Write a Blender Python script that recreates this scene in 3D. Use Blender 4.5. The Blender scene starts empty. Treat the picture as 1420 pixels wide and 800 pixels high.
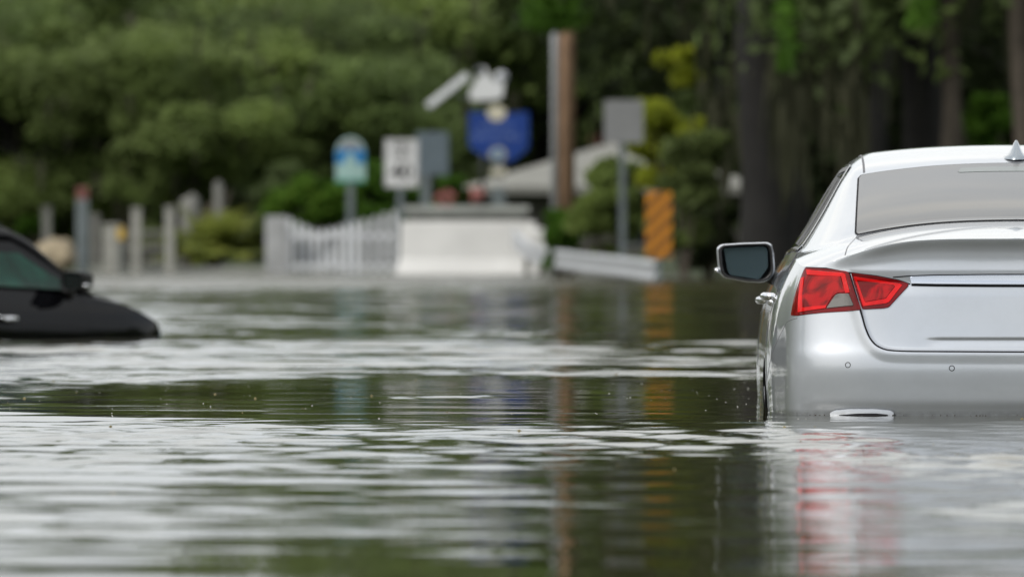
import bpy, bmesh, math, random
import numpy as np
from mathutils import Vector, Matrix
from mathutils.geometry import delaunay_2d_cdt
rng = np.random.default_rng(7); random.seed(7)
SC = bpy.context.scene; COL = SC.collection
R = math.radians
# ------------------------------------------------------------------ camera frame (photo pixels 1420 x 800)
F = 300.0/36.0*1420.0; H = 0.603; HY = 331.0; D = 29.1
def at(px, py, Y): return Vector(((px-710.0)*Y/F, Y, H-(py-HY)*Y/F))
def xw(px, Y): return (px-710.0)*Y/F
def zw(py, Y): return H-(py-HY)*Y/F

# ------------------------------------------------------------------ materials
def mat(name):
    m = bpy.data.materials.new(name); m.use_nodes = True
    nt = m.node_tree; b = nt.nodes['Principled BSDF']
    return m, nt, b
def N(nt, t, **kw):
    n = nt.nodes.new(t)
    for k, v in kw.items():
        if k in n.inputs: n.inputs[k].default_value = v
        else: setattr(n, k, v)
    return n
def simple(name, col, rough=.6, metal=0., var=.25, scale=3., bump=0., bscale=30., coat=0., ior=None):
    m, nt, b = mat(name)
    b.inputs['Roughness'].default_value = rough; b.inputs['Metallic'].default_value = metal
    if coat: b.inputs['Coat Weight'].default_value = coat; b.inputs['Coat Roughness'].default_value = .03
    if ior: b.inputs['IOR'].default_value = ior
    tc = N(nt, 'ShaderNodeTexCoord')
    nz = N(nt, 'ShaderNodeTexNoise', Scale=scale, Detail=5.0, Roughness=.6)
    nt.links.new(tc.outputs['Object'], nz.inputs['Vector'])
    rp = N(nt, 'ShaderNodeValToRGB')
    c = np.array(col)
    rp.color_ramp.elements[0].position = .3; rp.color_ramp.elements[1].position = .7
    rp.color_ramp.elements[0].color = (*np.clip(c*(1-var), 0, 1), 1); rp.color_ramp.elements[1].color = (*np.clip(c*(1+var), 0, 1), 1)
    nt.links.new(nz.outputs['Fac'], rp.inputs['Fac']); nt.links.new(rp.outputs['Color'], b.inputs['Base Color'])
    if bump:
        n2 = N(nt, 'ShaderNodeTexNoise', Scale=bscale, Detail=4.0); nt.links.new(tc.outputs['Object'], n2.inputs['Vector'])
        bp = N(nt, 'ShaderNodeBump', Strength=bump, Distance=.02); nt.links.new(n2.outputs['Fac'], bp.inputs['Height'])
        nt.links.new(bp.outputs['Normal'], b.inputs['Normal'])
    return m
def leafmat(name, c1, c2, c3=None, big=.5):
    m, nt, b = mat(name)
    b.inputs['Roughness'].default_value = .55
    b.inputs['Specular IOR Level'].default_value = .08
    g = N(nt, 'ShaderNodeNewGeometry'); tc = N(nt, 'ShaderNodeTexCoord')
    nz = N(nt, 'ShaderNodeTexNoise', Scale=big, Detail=3.0); nt.links.new(g.outputs['Position'], nz.inputs['Vector'])
    ad = N(nt, 'ShaderNodeMath', operation='MULTIPLY_ADD'); ad.inputs[1].default_value = .45
    nt.links.new(g.outputs['Random Per Island'], ad.inputs[0])
    mr = N(nt, 'ShaderNodeMapRange'); mr.inputs['From Min'].default_value = .35; mr.inputs['From Max'].default_value = .65
    mr.inputs['To Min'].default_value = 0; mr.inputs['To Max'].default_value = .6
    nt.links.new(nz.outputs['Fac'], mr.inputs['Value']); nt.links.new(mr.outputs['Result'], ad.inputs[2])
    rp = N(nt, 'ShaderNodeValToRGB'); e = rp.color_ramp.elements
    e[0].color = (*c1, 1); e[1].color = (*c2, 1); e[1].position = .75
    if c3: x = e.new(1.0); x.color = (*c3, 1)
    nt.links.new(ad.outputs[0], rp.inputs['Fac']); nt.links.new(rp.outputs['Color'], b.inputs['Base Color'])
    tr = N(nt, 'ShaderNodeBsdfTranslucent'); nt.links.new(rp.outputs['Color'], tr.inputs['Color'])
    ms = N(nt, 'ShaderNodeMixShader', Fac=.4); nt.links.new(b.outputs[0], ms.inputs[1]); nt.links.new(tr.outputs[0], ms.inputs[2])
    nt.links.new(ms.outputs[0], nt.nodes['Material Output'].inputs['Surface'])
    return m
M = {}
M['leaf_dark'] = leafmat('dark_foliage', (.10, .13, .062), (.15, .21, .068), (.19, .26, .075), .35)  # leaf colours lifted to stand in for haze
M['leaf_mid'] = leafmat('mid_foliage', (.13, .165, .066), (.20, .27, .078), (.25, .32, .085), .3)  # base colour raised too, haze put into the leaves
M['leaf_deep'] = leafmat('deep_green_foliage', (.022, .030, .016), (.040, .056, .022), (.07, .095, .03), .4)  # darkest foliage colour, for the right-hand wood
M['leaf_bright'] = leafmat('bright_foliage', (.03, .07, .012), (.08, .17, .02), (.13, .22, .03), .6)
M['leaf_yellow'] = leafmat('yellow_green_foliage', (.22, .27, .04), (.42, .47, .05), (.52, .52, .06), .6)
M['leaf_palm'] = leafmat('palm_foliage', (.12, .15, .04), (.22, .26, .05), (.3, .29, .07), .6)
M['moss'] = leafmat('hanging_moss', (.035, .038, .022), (.075, .078, .048), (.11, .11, .07), .8)
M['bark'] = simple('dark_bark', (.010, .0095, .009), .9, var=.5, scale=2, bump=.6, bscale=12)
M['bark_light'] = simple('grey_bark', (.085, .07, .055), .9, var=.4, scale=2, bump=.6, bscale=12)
M['flower'] = leafmat('pink_flowers', (.35, .10, .10), (.6, .28, .26), (.7, .4, .36), 2)
M['wood_pole'] = simple('pole_wood', (.27, .17, .105), .85, var=.3, scale=3, bump=.3)
M['galv'] = simple('galvanised_steel', (.48, .50, .53), .5, .4, var=.12, scale=4)
M['galv_dark'] = simple('weathered_steel', (.16, .19, .20), .6, .2, var=.2, scale=4)
M['sign_back'] = simple('aluminium_sign_back', (.30, .31, .32), .6, .2, var=.08, scale=4)
M['sign_back_dark'] = simple('weathered_sign_back', (.14, .18, .21), .5, .3, var=.1, scale=4)
M['white'] = simple('white_paint', (.74, .75, .76), .6, var=.06, scale=2)
M['white_conc'] = simple('white_painted_concrete', (.76, .76, .75), .8, var=.08, scale=1.5, bump=.2)
M['picket'] = simple('white_vinyl', (.66, .68, .71), .5, var=.08, scale=2)
M['grey_conc'] = simple('grey_concrete', (.30, .31, .29), .85, var=.25, scale=3, bump=.3)
M['black'] = simple('black_paint', (.012, .012, .013), .5, var=.2)
M['sign_blue'] = simple('blue_sign_face', (.008, .045, .25), .4, var=.1)
M['sign_lightblue'] = simple('bright_blue_sign_face', (.02, .20, .48), .4, var=.1)
M['sign_teal'] = simple('pale_teal_sign_face', (.36, .55, .52), .4, var=.1)
M['pale_blue'] = simple('pale_blue_lettering', (.30, .40, .66), .5, var=.1)
M['orange'] = simple('orange_reflective', (.58, .22, .006), .5, var=.08)
M['weathered_wood'] = simple('weathered_wood', (.17, .17, .155), .9, var=.25, scale=4, bump=.3)
M['pale_post'] = simple('pale_post', (.34, .34, .31), .8, var=.2, scale=4)
M['red_paint'] = simple('red_paint', (.17, .06, .05), .6)
M['yellow_paint'] = simple('yellow_paint', (.5, .33, .05), .6)
M['rock'] = simple('tan_rock', (.30, .25, .17), .95, var=.3, scale=1.5, bump=.8, bscale=6)
M['roof'] = simple('pale_roof_sheet', (.22, .22, .20), .7, var=.1, scale=1.5)
M['wall_dark'] = simple('dark_tan_grey', (.11, .105, .09), .9, var=.2, scale=1)  # even dark tan-grey, the wall's own colour
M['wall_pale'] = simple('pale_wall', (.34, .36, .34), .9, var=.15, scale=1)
M['solar'] = simple('white_panel_frame', (.75, .77, .80), .35, var=.04)
M['glass_pane'] = simple('window_glass', (.02, .025, .03), .05, var=.1)
M['glassdark'] = simple('lamp_lens', (.05, .06, .06), .1)
M['land'] = simple('grassy_bank', (.035, .05, .018), .95, var=.5, scale=.7, bump=.6, bscale=5)
# car materials
def paint(name, col, metal, rough, flake=.06):
    m, nt, b = mat(name)
    b.inputs['Metallic'].default_value = metal; b.inputs['Roughness'].default_value = rough
    b.inputs['Coat Weight'].default_value = 1.0; b.inputs['Coat Roughness'].default_value = .015; b.inputs['Coat IOR'].default_value = 1.5
    tc = N(nt, 'ShaderNodeTexCoord'); sep = N(nt, 'ShaderNodeSeparateXYZ'); nt.links.new(tc.outputs['Object'], sep.inputs[0])
    # silt film just above the water line (object space height)
    nz = N(nt, 'ShaderNodeTexNoise', Scale=9.0, Detail=6.0, Roughness=.7); nt.links.new(tc.outputs['Object'], nz.inputs['Vector'])
    rp = N(nt, 'ShaderNodeValToRGB'); rp.color_ramp.elements[0].position = .4; rp.color_ramp.elements[1].position = .75
    c = np.array(col)
    rp.color_ramp.elements[0].color = (*c, 1); rp.color_ramp.elements[1].color = (*(c*(1-flake)), 1)
    nt.links.new(nz.outputs['Fac'], rp.inputs['Fac'])
    mr = N(nt, 'ShaderNodeMapRange'); mr.inputs['From Min'].default_value = .545; mr.inputs['From Max'].default_value = .560
    mr.inputs['To Min'].default_value = .8; mr.inputs['To Max'].default_value = 0
    nt.links.new(sep.outputs['Z'], mr.inputs['Value'])
    n3 = N(nt, 'ShaderNodeTexNoise', Scale=45.0, Detail=5.0, Roughness=.75); nt.links.new(tc.outputs['Object'], n3.inputs['Vector'])
    mu = N(nt, 'ShaderNodeMath', operation='MULTIPLY', use_clamp=True); nt.links.new(mr.outputs[0], mu.inputs[0]); nt.links.new(n3.outputs['Fac'], mu.inputs[1])
    mx = N(nt, 'ShaderNodeMixRGB'); nt.links.new(mu.outputs[0], mx.inputs['Fac']); nt.links.new(rp.outputs['Color'], mx.inputs['Color1'])
    mx.inputs['Color2'].default_value = (.05, .045, .035, 1)
    nt.links.new(mx.outputs[0], b.inputs['Base Color'])
    # fine orange-peel in the clear coat
    n4 = N(nt, 'ShaderNodeTexNoise', Scale=60.0, Detail=2.0); nt.links.new(tc.outputs['Object'], n4.inputs['Vector'])
    bp = N(nt, 'ShaderNodeBump', Strength=.02, Distance=.004); nt.links.new(n4.outputs['Fac'], bp.inputs['Height'])
    nt.links.new(bp.outputs['Normal'], b.inputs['Coat Normal'])
    return m
M['silver'] = paint('silver_paint', (.55, .585, .64), .5, .30)
M['blackpaint'] = paint('black_car_paint', (.004, .004, .005), .0, .5)
M['blackpaint'].node_tree.nodes['Principled BSDF'].inputs['Specular IOR Level'].default_value = .0
M['blackpaint'].node_tree.nodes['Principled BSDF'].inputs['Coat Weight'].default_value = .22
def glassy(name, col, rough=.02, ior=1.5):
    m = simple(name, col, rough, var=.1, scale=1.0, ior=ior); return m
M['tint'] = glassy('tinted_glass', (.10, .10, .10), .03, 1.9)
M['side_tint'] = glassy('side_glass', (.012, .014, .014), .02, 1.5)
M['green_pane'] = simple('painted_green_reflection', (.005, .040, .026), .06, var=.6, scale=5., ior=1.25); M['green_pane'].node_tree.nodes['Principled BSDF'].inputs['Specular IOR Level'].default_value = .12  # green mottling painted in for trees reflected and seen through the glass
M['chrome'] = simple('chrome', (.80, .81, .84), .08, 1., var=.03)
M['satin'] = simple('satin_chrome', (.62, .66, .74), .22, .9, var=.03)
M['trim'] = simple('black_trim', (.012, .012, .013), .4, var=.2)
M['gap'] = simple('gap_and_shadow_line', (.004, .004, .006), .9, var=.1)  # also colours the painted shadow below the lid bar
M['seam'] = simple('grey_seam', (.12, .12, .13), .6, var=.1)
M['rubber'] = simple('rubber', (.02, .02, .02), .8, var=.2)
M['mirror'] = simple('mirror_glass', (.13, .19, .23), .12, .75, var=.03, coat=.4)
M['fin'] = simple('fin_paint', (.30, .34, .38), .25, .6, var=.03, coat=1)
def redglass(name, col, sc=60., dark=.5):
    m, nt, b = mat(name)
    b.inputs['Roughness'].default_value = .2; b.inputs['Specular IOR Level'].default_value = .05; b.inputs['Coat Weight'].default_value = .6; b.inputs['Coat Roughness'].default_value = .02
    tc = N(nt, 'ShaderNodeTexCoord'); nz = N(nt, 'ShaderNodeTexNoise', Scale=11., Detail=4., Distortion=1.5)
    nt.links.new(tc.outputs['Object'], nz.inputs['Vector'])
    rp = N(nt, 'ShaderNodeValToRGB'); c = np.array(col)
    rp.color_ramp.elements[0].position = .42; rp.color_ramp.elements[1].position = .6
    rp.color_ramp.elements[0].color = (*(c*dark), 1); rp.color_ramp.elements[1].color = (*c, 1)
    nt.links.new(nz.outputs['Fac'], rp.inputs['Fac']); nt.links.new(rp.outputs['Color'], b.inputs['Base Color'])
    vo = N(nt, 'ShaderNodeTexVoronoi', Scale=sc); nt.links.new(tc.outputs['Object'], vo.inputs['Vector'])
    bp = N(nt, 'ShaderNodeBump', Strength=.12, Distance=.003); nt.links.new(vo.outputs['Distance'], bp.inputs['Height'])
    nt.links.new(bp.outputs['Normal'], b.inputs['Normal'])
    return m
M['red_dark'] = redglass('dark_red_lens', (.20, .002, .004), dark=.7)
M['red_main'] = redglass('red_lens', (.46, .003, .005), dark=.35)
M['red_bright'] = redglass('bright_red_lightguide', (.80, .006, .008), dark=.8)
M['clearlens'] = redglass('clear_reversing_lens', (.22, .215, .205), sc=140., dark=.7)

# ------------------------------------------------------------------ object helpers
def props(o, label=None, cat=None, group=None, kind=None):
    for k, v in (('label', label), ('category', cat), ('group', group), ('kind', kind)):
        if v: o[k] = v
    return o
def empty(name, loc, rz=0., **kw):
    o = bpy.data.objects.new(name, None); COL.objects.link(o); o.location = loc; o.rotation_euler = (0, 0, rz); o.empty_display_size = .2
    return props(o, **kw)
def link(name, me, parent=None, **kw):
    o = bpy.data.objects.new(name, me); COL.objects.link(o)
    if parent: o.parent = parent
    return props(o, **kw)
def mesh(name, V, Fc, mt, parent=None, smooth=True, nrm=None, **kw):
    me = bpy.data.meshes.new(name); me.from_pydata([tuple(map(float, v)) for v in V], [], [tuple(int(i) for i in f) for f in Fc]); me.update()
    if smooth: me.polygons.foreach_set('use_smooth', [True]*len(me.polygons))
    me.materials.append(mt)
    if nrm is not None: me.normals_split_custom_set_from_vertices([tuple(n) for n in nrm])
    return link(name, me, parent, **kw)
def fastquads(name, Q, mt, parent=None, smooth=False, **kw):
    """Q: (n,4,3) quads"""
    Q = np.asarray(Q, dtype=np.float32); n = len(Q)
    me = bpy.data.meshes.new(name); me.vertices.add(n*4); me.loops.add(n*4); me.polygons.add(n)
    me.vertices.foreach_set('co', Q.reshape(-1)); me.loops.foreach_set('vertex_index', np.arange(n*4, dtype=np.int32))
    me.polygons.foreach_set('loop_start', np.arange(0, n*4, 4, dtype=np.int32)); me.polygons.foreach_set('loop_total', np.full(n, 4, dtype=np.int32))
    me.update(calc_edges=True); me.materials.append(mt)
    return link(name, me, parent, **kw)
class MB:
    def __init__(s): s.V = []; s.F = []
    def add(s, V, Fc):
        n = len(s.V); s.V += [tuple(v) for v in V]; s.F += [tuple(i+n for i in f) for f in Fc]
    def box(s, c, d, rot=None, bev=0.0):
        bm = bmesh.new(); bmesh.ops.create_cube(bm, size=1)
        for v in bm.verts: v.co = Vector((v.co.x*d[0], v.co.y*d[1], v.co.z*d[2]))
        if bev: bmesh.ops.bevel(bm, geom=bm.edges[:], offset=bev, segments=2, affect='EDGES', profile=.6)
        mt = rot if rot is not None else Matrix.Identity(3)
        bm.verts.index_update()
        s.add([mt @ v.co + Vector(c) for v in bm.verts], [[v.index for v in f.verts] for f in bm.faces]); bm.free()
    def tube(s, pts, rad, n=10, caps=True, jit=0.):
        pts = [Vector(p) for p in pts]; rr = rad if hasattr(rad, '__len__') else [rad]*len(pts)
        V = []; Fc = []
        up = Vector((0, 0, 1))
        for i, p in enumerate(pts):
            t = (pts[min(i+1, len(pts)-1)]-pts[max(i-1, 0)]).normalized()
            a = t.cross(Vector((0.3, 1, 0.1))).normalized(); b = t.cross(a).normalized()
            for k in range(n):
                th = 2*math.pi*k/n; q = rr[i]*(1+jit*math.sin(3*th+i*1.7)+jit*.6*math.sin(5*th-i))
                V.append(p+a*math.cos(th)*q+b*math.sin(th)*q)
        for i in range(len(pts)-1):
            for k in range(n): Fc.append((i*n+k, i*n+(k+1) % n, (i+1)*n+(k+1) % n, (i+1)*n+k))
        if caps: Fc.append(tuple(range(n))[::-1]); Fc.append(tuple((len(pts)-1)*n+k for k in range(n)))
        s.add(V, Fc)
    def prism(s, poly, y0, y1, org=(0, 0, 0)):
        """poly in (x,z), extruded along y"""
        n = len(poly); o = Vector(org)
        V = [Vector((p[0], y0, p[1]))+o for p in poly]+[Vector((p[0], y1, p[1]))+o for p in poly]
        s.add(V, [tuple(range(n)), tuple(range(n, 2*n))[::-1]]+[(i, i+n, (i+1) % n+n, (i+1) % n) for i in range(n)])
    def build(s, name, mt, parent=None, smooth=False, **kw): return mesh(name, s.V, s.F, mt, parent, smooth, **kw)

# ------------------------------------------------------------------ splines for the car
def pch(xs, ys):
    """monotone cubic (Fritsch-Carlson) interpolant"""
    xs = np.array(xs, float); ys = np.array(ys, float); h = np.diff(xs); d = np.diff(ys)/h
    m = np.zeros(len(xs)); m[0] = d[0]; m[-1] = d[-1]
    for i in range(1, len(xs)-1):
        m[i] = 0 if d[i-1]*d[i] <= 0 else (3*(h[i-1]+h[i]))/((2*h[i]+h[i-1])/d[i-1]+(h[i]+2*h[i-1])/d[i])
    def f(x):
        x = np.clip(np.asarray(x, float), xs[0], xs[-1]); i = np.clip(np.searchsorted(xs, x)-1, 0, len(h)-1)
        t = (x-xs[i])/h[i]
        return ((2*t**3-3*t**2+1)*ys[i]+(t**3-2*t**2+t)*h[i]*m[i]+(-2*t**3+3*t**2)*ys[i+1]+(t**3-t**2)*h[i]*m[i+1])
    return f
def smooth1(f, a, b, w, n=1200):
    """gaussian smoothing of a 1-D function -> fair curves without lumps"""
    x = np.linspace(a, b, n); y = f(x); dx = x[1]-x[0]; k = int(3*w/dx)+1
    g = np.exp(-.5*(np.arange(-k, k+1)*dx/w)**2); g /= g.sum()
    lo = y[0]+(y[1]-y[0])*np.arange(-k, 0); hi = y[-1]+(y[-1]-y[-2])*np.arange(1, k+1)
    ys = np.convolve(np.concatenate([lo, y, hi]), g, 'valid')
    return lambda t: np.interp(t, x, ys)
def sstep(a, b, x): t = np.clip((x-a)/(b-a), 0, 1); return t*t*(3-2*t)
def bspl(P, n):
    P = np.array(P, float); P = np.vstack([P[0], P[0], P, P[-1], P[-1]]); m = len(P)-3
    t = np.linspace(0, m-1e-9, n); i = t.astype(int); u = (t-i)[:, None]
    return ((1-u)**3*P[i]+(3*u**3-6*u**2+4)*P[i+1]+(-3*u**3+3*u**2+3*u+1)*P[i+2]+u**3*P[i+3])/6
CP = [(0, 0), (-.12, 0), (-.26, .006), (-.42, .020), (-.56, .042), (-.68, .074), (-.765, .110), (-.815, .145), (-.842, .195), (-.858, .27),
      (-.876, .42), (-.905, .62), (-.916, .90), (-.918, 1.3), (-.917, 1.7), (-.917, 2.2), (-.915, 2.7), (-.91, 3.2), (-.91, 3.8), (-.905, 4.2), (-.88, 4.5),
      (-.83, 4.75), (-.72, 4.92), (-.5, 5.04), (-.25, 5.10), (0, 5.11)]
CC = bspl(CP, 3000); CC[:, 0] *= 1.0
_s = np.concatenate([[0], np.cumsum(np.hypot(*np.diff(CC, axis=0).T))]); SL = _s[-1]
Cx = lambda s: np.interp(s, _s, CC[:, 0]); Cy = lambda s: np.interp(s, _s, CC[:, 1])
s_side = np.interp(.35, CC[:1500, 1], _s[:1500])
# rear section offset in y over z (bumper bulge, lid face, hollow below the lip)
yo = smooth1(pch([-.4, -.2, -.06, .02, .035, .06, .14, .20, .24, .30, .36, .43, .48, .53, .58, .62], [.09, .05, .022, .012, .004, .0, -.004, .002, .012, .024, .034, .046, .056, .064, .068, .07]), -.4, .62, .012)
wside = smooth1(pch([-.4, -.2, 0, .1, .2, .3, .38, .455, .50, .554, .62], [.965, .985, .996, 1.0, .998, .987, .968, .936, .908, .873, .83]), -.4, .62, .02)
wrear = smooth1(pch([-.4, -.2, 0, .15, .25, .35, .45, .55, .62], [.96, .985, .995, 1, .995, .985, .965, .93, .90]), -.4, .62, .03)
_b = [0, .30, .45, .56, .66, .74, .80, .86, 1.0, 1.4, 2.2, 3.0, 3.8, 4.4, 4.9, 5.2, 5.5, 5.9, 6.3]
_z = [.603, .602, .597, .582, .557, .530, .512, .506, .512, .533, .556, .560, .553, .530, .485, .44, .395, .35, .34]
_zt0 = smooth1(pch(_b, _z), 0, 6.3, .035)
NOSE = 0.; ROOFD = 0.
def ztop(s): return _zt0(s)-NOSE*sstep(4.9, 5.9, s)
SEAM = [(1177, 379), (1186, 408), (1195, 438), (1200, 455), (1207, 470), (1217, 480), (1233, 485.5), (1260, 487), (1330, 487.5), (1439, 488)]
XC = 1.796; YAW = R(.9)
def px2xz(px, py, yy=None):
    y = .06 if yy is None else yy
    for _ in range(4):
        Y = D+y; x = (px-710)*Y/F-XC; z = H-(py-HY)*Y/F
        if yy is None: y = float(np.interp(-x, -CC[:1100, 0], CC[:1100, 1]))+float(yo(z))
    return x, z
def lidline(n=60):
    P = np.array([px2xz(*p) for p in SEAM]); P[:, 0] = P[:, 0]; t = np.arange(len(P)); tt = np.linspace(0, len(P)-1, n)
    return np.stack([pch(t, P[:, 0])(tt), pch(t, P[:, 1])(tt)], 1)
LID = lidline(90)
def WX(poly):
    return [(math.copysign(float(np.interp(abs(x), [0, .5, .6, .75, .775], [0, .530, .631, .771, .795])), x), y) for x, y in poly]
def segdist(px, pz, L):
    d = np.full(px.shape, 9.)
    for a, b in zip(L[:-1], L[1:]):
        e = b-a; t = np.clip(((px-a[0])*e[0]+(pz-a[1])*e[1])/(e@e+1e-12), 0, 1)
        d = np.minimum(d, np.hypot(px-a[0]-t*e[0], pz-a[1]-t*e[1]))
    return d
_lz = LID[::-1][:, 1]; _lx = LID[::-1][:, 0]
def inside_lid(x, z):
    # left boundary of the lid as function of z (monotone part)
    o = np.argsort(_lz); xb = np.interp(z, _lz[o], _lx[o])
    return (x > xb) & (z > np.interp(x, LID[:, 0], LID[:, 1]))
def Pz(s, z, feat=True):
    """lower body: contour position s, height z (above water) -> xyz, left half"""
    s = np.asarray(s, float); z = np.asarray(z, float)
    b = sstep(s_side-.35, s_side+.7, s); w = wrear(z)*(1-b)+wside(z)*b
    x = Cx(s)*w
    rear = 1-sstep(s_side-.35, s_side+.05, s)
    front = sstep(SL-1.1, SL-.5, s)
    h = ztop(s)-z
    lip = -.024*np.exp(-(np.maximum(h, 0)/.034)**1.5)*(1-sstep(.55, .86, s))
    y = Cy(s)+(yo(z)+lip)*rear-front*.05*sstep(.10, -.3, z)+front*(-.12*sstep(.05, .36, z))
    if feat:
        ins = inside_lid(x, z) & (s < 1.2)
        if np.any(s < 1.0):
            d = segdist(x, z, LID); sd = np.where(ins, d, -d)
            y = y+np.where(s < 1.0, -.006*sstep(-.045, -.004, sd)*(1-sstep(.40, .47, z))+.014*sstep(-.004, .012, sd)*(1-sstep(.44, .50, z)), 0)
            # character crease low on the lid
            cx = 1-sstep(-.42, -.30, -np.abs(x)+0) if False else sstep(-.40, -.32, -np.abs(x))
            y = y+np.where(ins, .0*0*cx+.006*sstep(.267, .256, z)*sstep(.232, .252, z)*cx, 0)
    return np.stack([x, y, z], -1)
_zc0 = smooth1(pch([0, .03, .4, .83, .95, 1.62, 1.75, 2.1, 2.5, 2.9, 3.2, 3.4, 4.0, 4.2, 5.2], [.2, .3, .50, .650, .69, .862, .892, .932, .951, .947, .922, .87, .58, .48, .1]), 0, 5.2, .035)
def zc(y): return _zc0(y)-ROOFD*sstep(4.0, 3.3, y)
_hc0 = smooth1(pch([-.1, .05, .2, .5, .9, 2, 3.2, 3.9, 4.2, 4.6, 4.9, 5.2], [.597, .603, .624, .650, .666, .67, .66, .64, .60, .52, .42, .30]), -.1, 5.2, .04)
def hc(y): return _hc0(y)-NOSE*sstep(4.35, 5.0, y)
zs_side = smooth1(pch([.33, .53, .577, .622, .698, .772, .804, .86, 1.0], [1.15, .945, .90, .83, .71, .605, .552, .46, .30]), .30, 1.0, .012)
def smin(a, b, k): h = np.clip(.5+.5*(b-a)/k, 0, 1); return b*(1-h)+a*h-k*h*(1-h)
def Zup(x, y):
    ax = np.abs(x)
    k = .05+.09*(1-sstep(.9, 1.7, y))+.05*sstep(3.3, 3.9, y)
    G = smin(zc(y)-.055*(ax/.5)**2.2*.5, zs_side(ax+.035*sstep(1.6, .6, y)-.0*ax), k)
    return G
def Up(s, r):
    """upper surface on fans from the spine to the top contour"""
    s = np.asarray(s, float); r = np.asarray(r, float)
    B = Pz(s, ztop(s), False); ys = np.clip(B[..., 1], .55, 4.5)
    x = B[..., 0]*r; y = ys*(1-r)+B[..., 1]*r
    Hc = hc(y)-.012*(x/.6)**2; HB = hc(B[..., 1])-.012*(B[..., 0]/.6)**2
    zb = Hc+(B[..., 2]-HB)*r**(3+3*sstep(.7, .1, s))
    zb = zb+.0
    G = Zup(x, y)
    fade = 1-r**14
    Z = -smin(-zb, -G, .012+.023*sstep(1.0, 1.6, y)); Z = zb+(Z-zb)*fade
    return np.stack([x, y, Z], -1)
def gridmesh(Pt):
    a, b = Pt.shape[:2]; idx = np.arange(a*b).reshape(a, b)
    return Pt.reshape(-1, 3), np.stack([idx[:-1, :-1], idx[1:, :-1], idx[1:, 1:], idx[:-1, 1:]], -1).reshape(-1, 4)

CZ = .54   # water depth over the car's wheels' ground
class CarSurf:
    """sampled surface functions with normals"""
    @staticmethod
    def low(s, z, off=0.):
        p = Pz(s, z); e = .004
        ds = Pz(s+e, z)-Pz(s-e, z); dz = Pz(s, z+e)-Pz(s, z-e)
        n = np.cross(dz, ds); n /= np.linalg.norm(n, axis=-1, keepdims=True)+1e-12
        return p+n*off, n
    @staticmethod
    def up(x, y, off=0.):
        # invert fans: find (s,r) for (x,y) through table lookup on a cached grid
        z = ZF(x, y); e = .006
        n = np.stack([-(ZF(x+e, y)-ZF(x-e, y))/(2*e), -(ZF(x, y+e)-ZF(x, y-e))/(2*e), np.ones_like(z)], -1)
        n /= np.linalg.norm(n, axis=-1, keepdims=True)
        return np.stack([x, y, z], -1)+n*off, n
# height table for the upper surface (x<=0)
_S, _Rr = np.meshgrid(np.linspace(0, SL, 900), np.linspace(0, 1, 160), indexing='ij')
from mathutils.bvhtree import BVHTree
_bvh = None
def rebuild():
    global _bvh
    v_, f_ = gridmesh(Up(_S, _Rr)); _bvh = BVHTree.FromPolygons([tuple(v) for v in v_], [tuple(int(i) for i in f) for f in f_])
rebuild()
def ZF(x, y):
    x = np.asarray(x, float); y = np.asarray(y, float); out = np.zeros(x.shape)
    for i in np.ndindex(x.shape):
        h = _bvh.ray_cast(Vector((-abs(x[i])-1e-5, y[i], 3)), Vector((0, 0, -1)))
        out[i] = h[0].z if h[0] is not None else .5
    return out
def s_of_x(x, z):
    ss = np.linspace(0, 1.25, 900); xx = Pz(ss, np.full(900, z), False)[:, 0]
    return float(np.interp(-x, -xx, ss))
def inpoly(P, poly):
    x, y = P[:, 0], P[:, 1]; c = np.zeros(len(P), bool); n = len(poly)
    for i in range(n):
        x1, y1 = poly[i]; x2, y2 = poly[(i+1) % n]
        k = ((y1 > y) != (y2 > y)) & (x < (x2-x1)*(y-y1)/(y2-y1+1e-15)+x1); c ^= k
    return c
def densify(poly, step, closed=True):
    o = []; n = len(poly)
    for i in range(n if closed else n-1):
        a = np.array(poly[i]); b = np.array(poly[(i+1) % n]); k = max(1, int(np.hypot(*(b-a))/step))
        o += [tuple(a+(b-a)*j/k) for j in range(k)]
    if not closed: o.append(tuple(poly[-1]))
    return o
def roundpoly(poly, rad, n=5):
    o = []; m = len(poly)
    for i in range(m):
        p = np.array(poly[i], float); a = np.array(poly[i-1], float)-p; b = np.array(poly[(i+1) % m], float)-p
        la, lb = np.hypot(*a), np.hypot(*b); q = min(rad, la*.45, lb*.45); A = p+a/la*q; Bq = p+b/lb*q
        for t in np.linspace(0, 1, n): o.append(tuple((1-t)**2*A+2*t*(1-t)*p+t*t*Bq))
    return o
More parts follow.
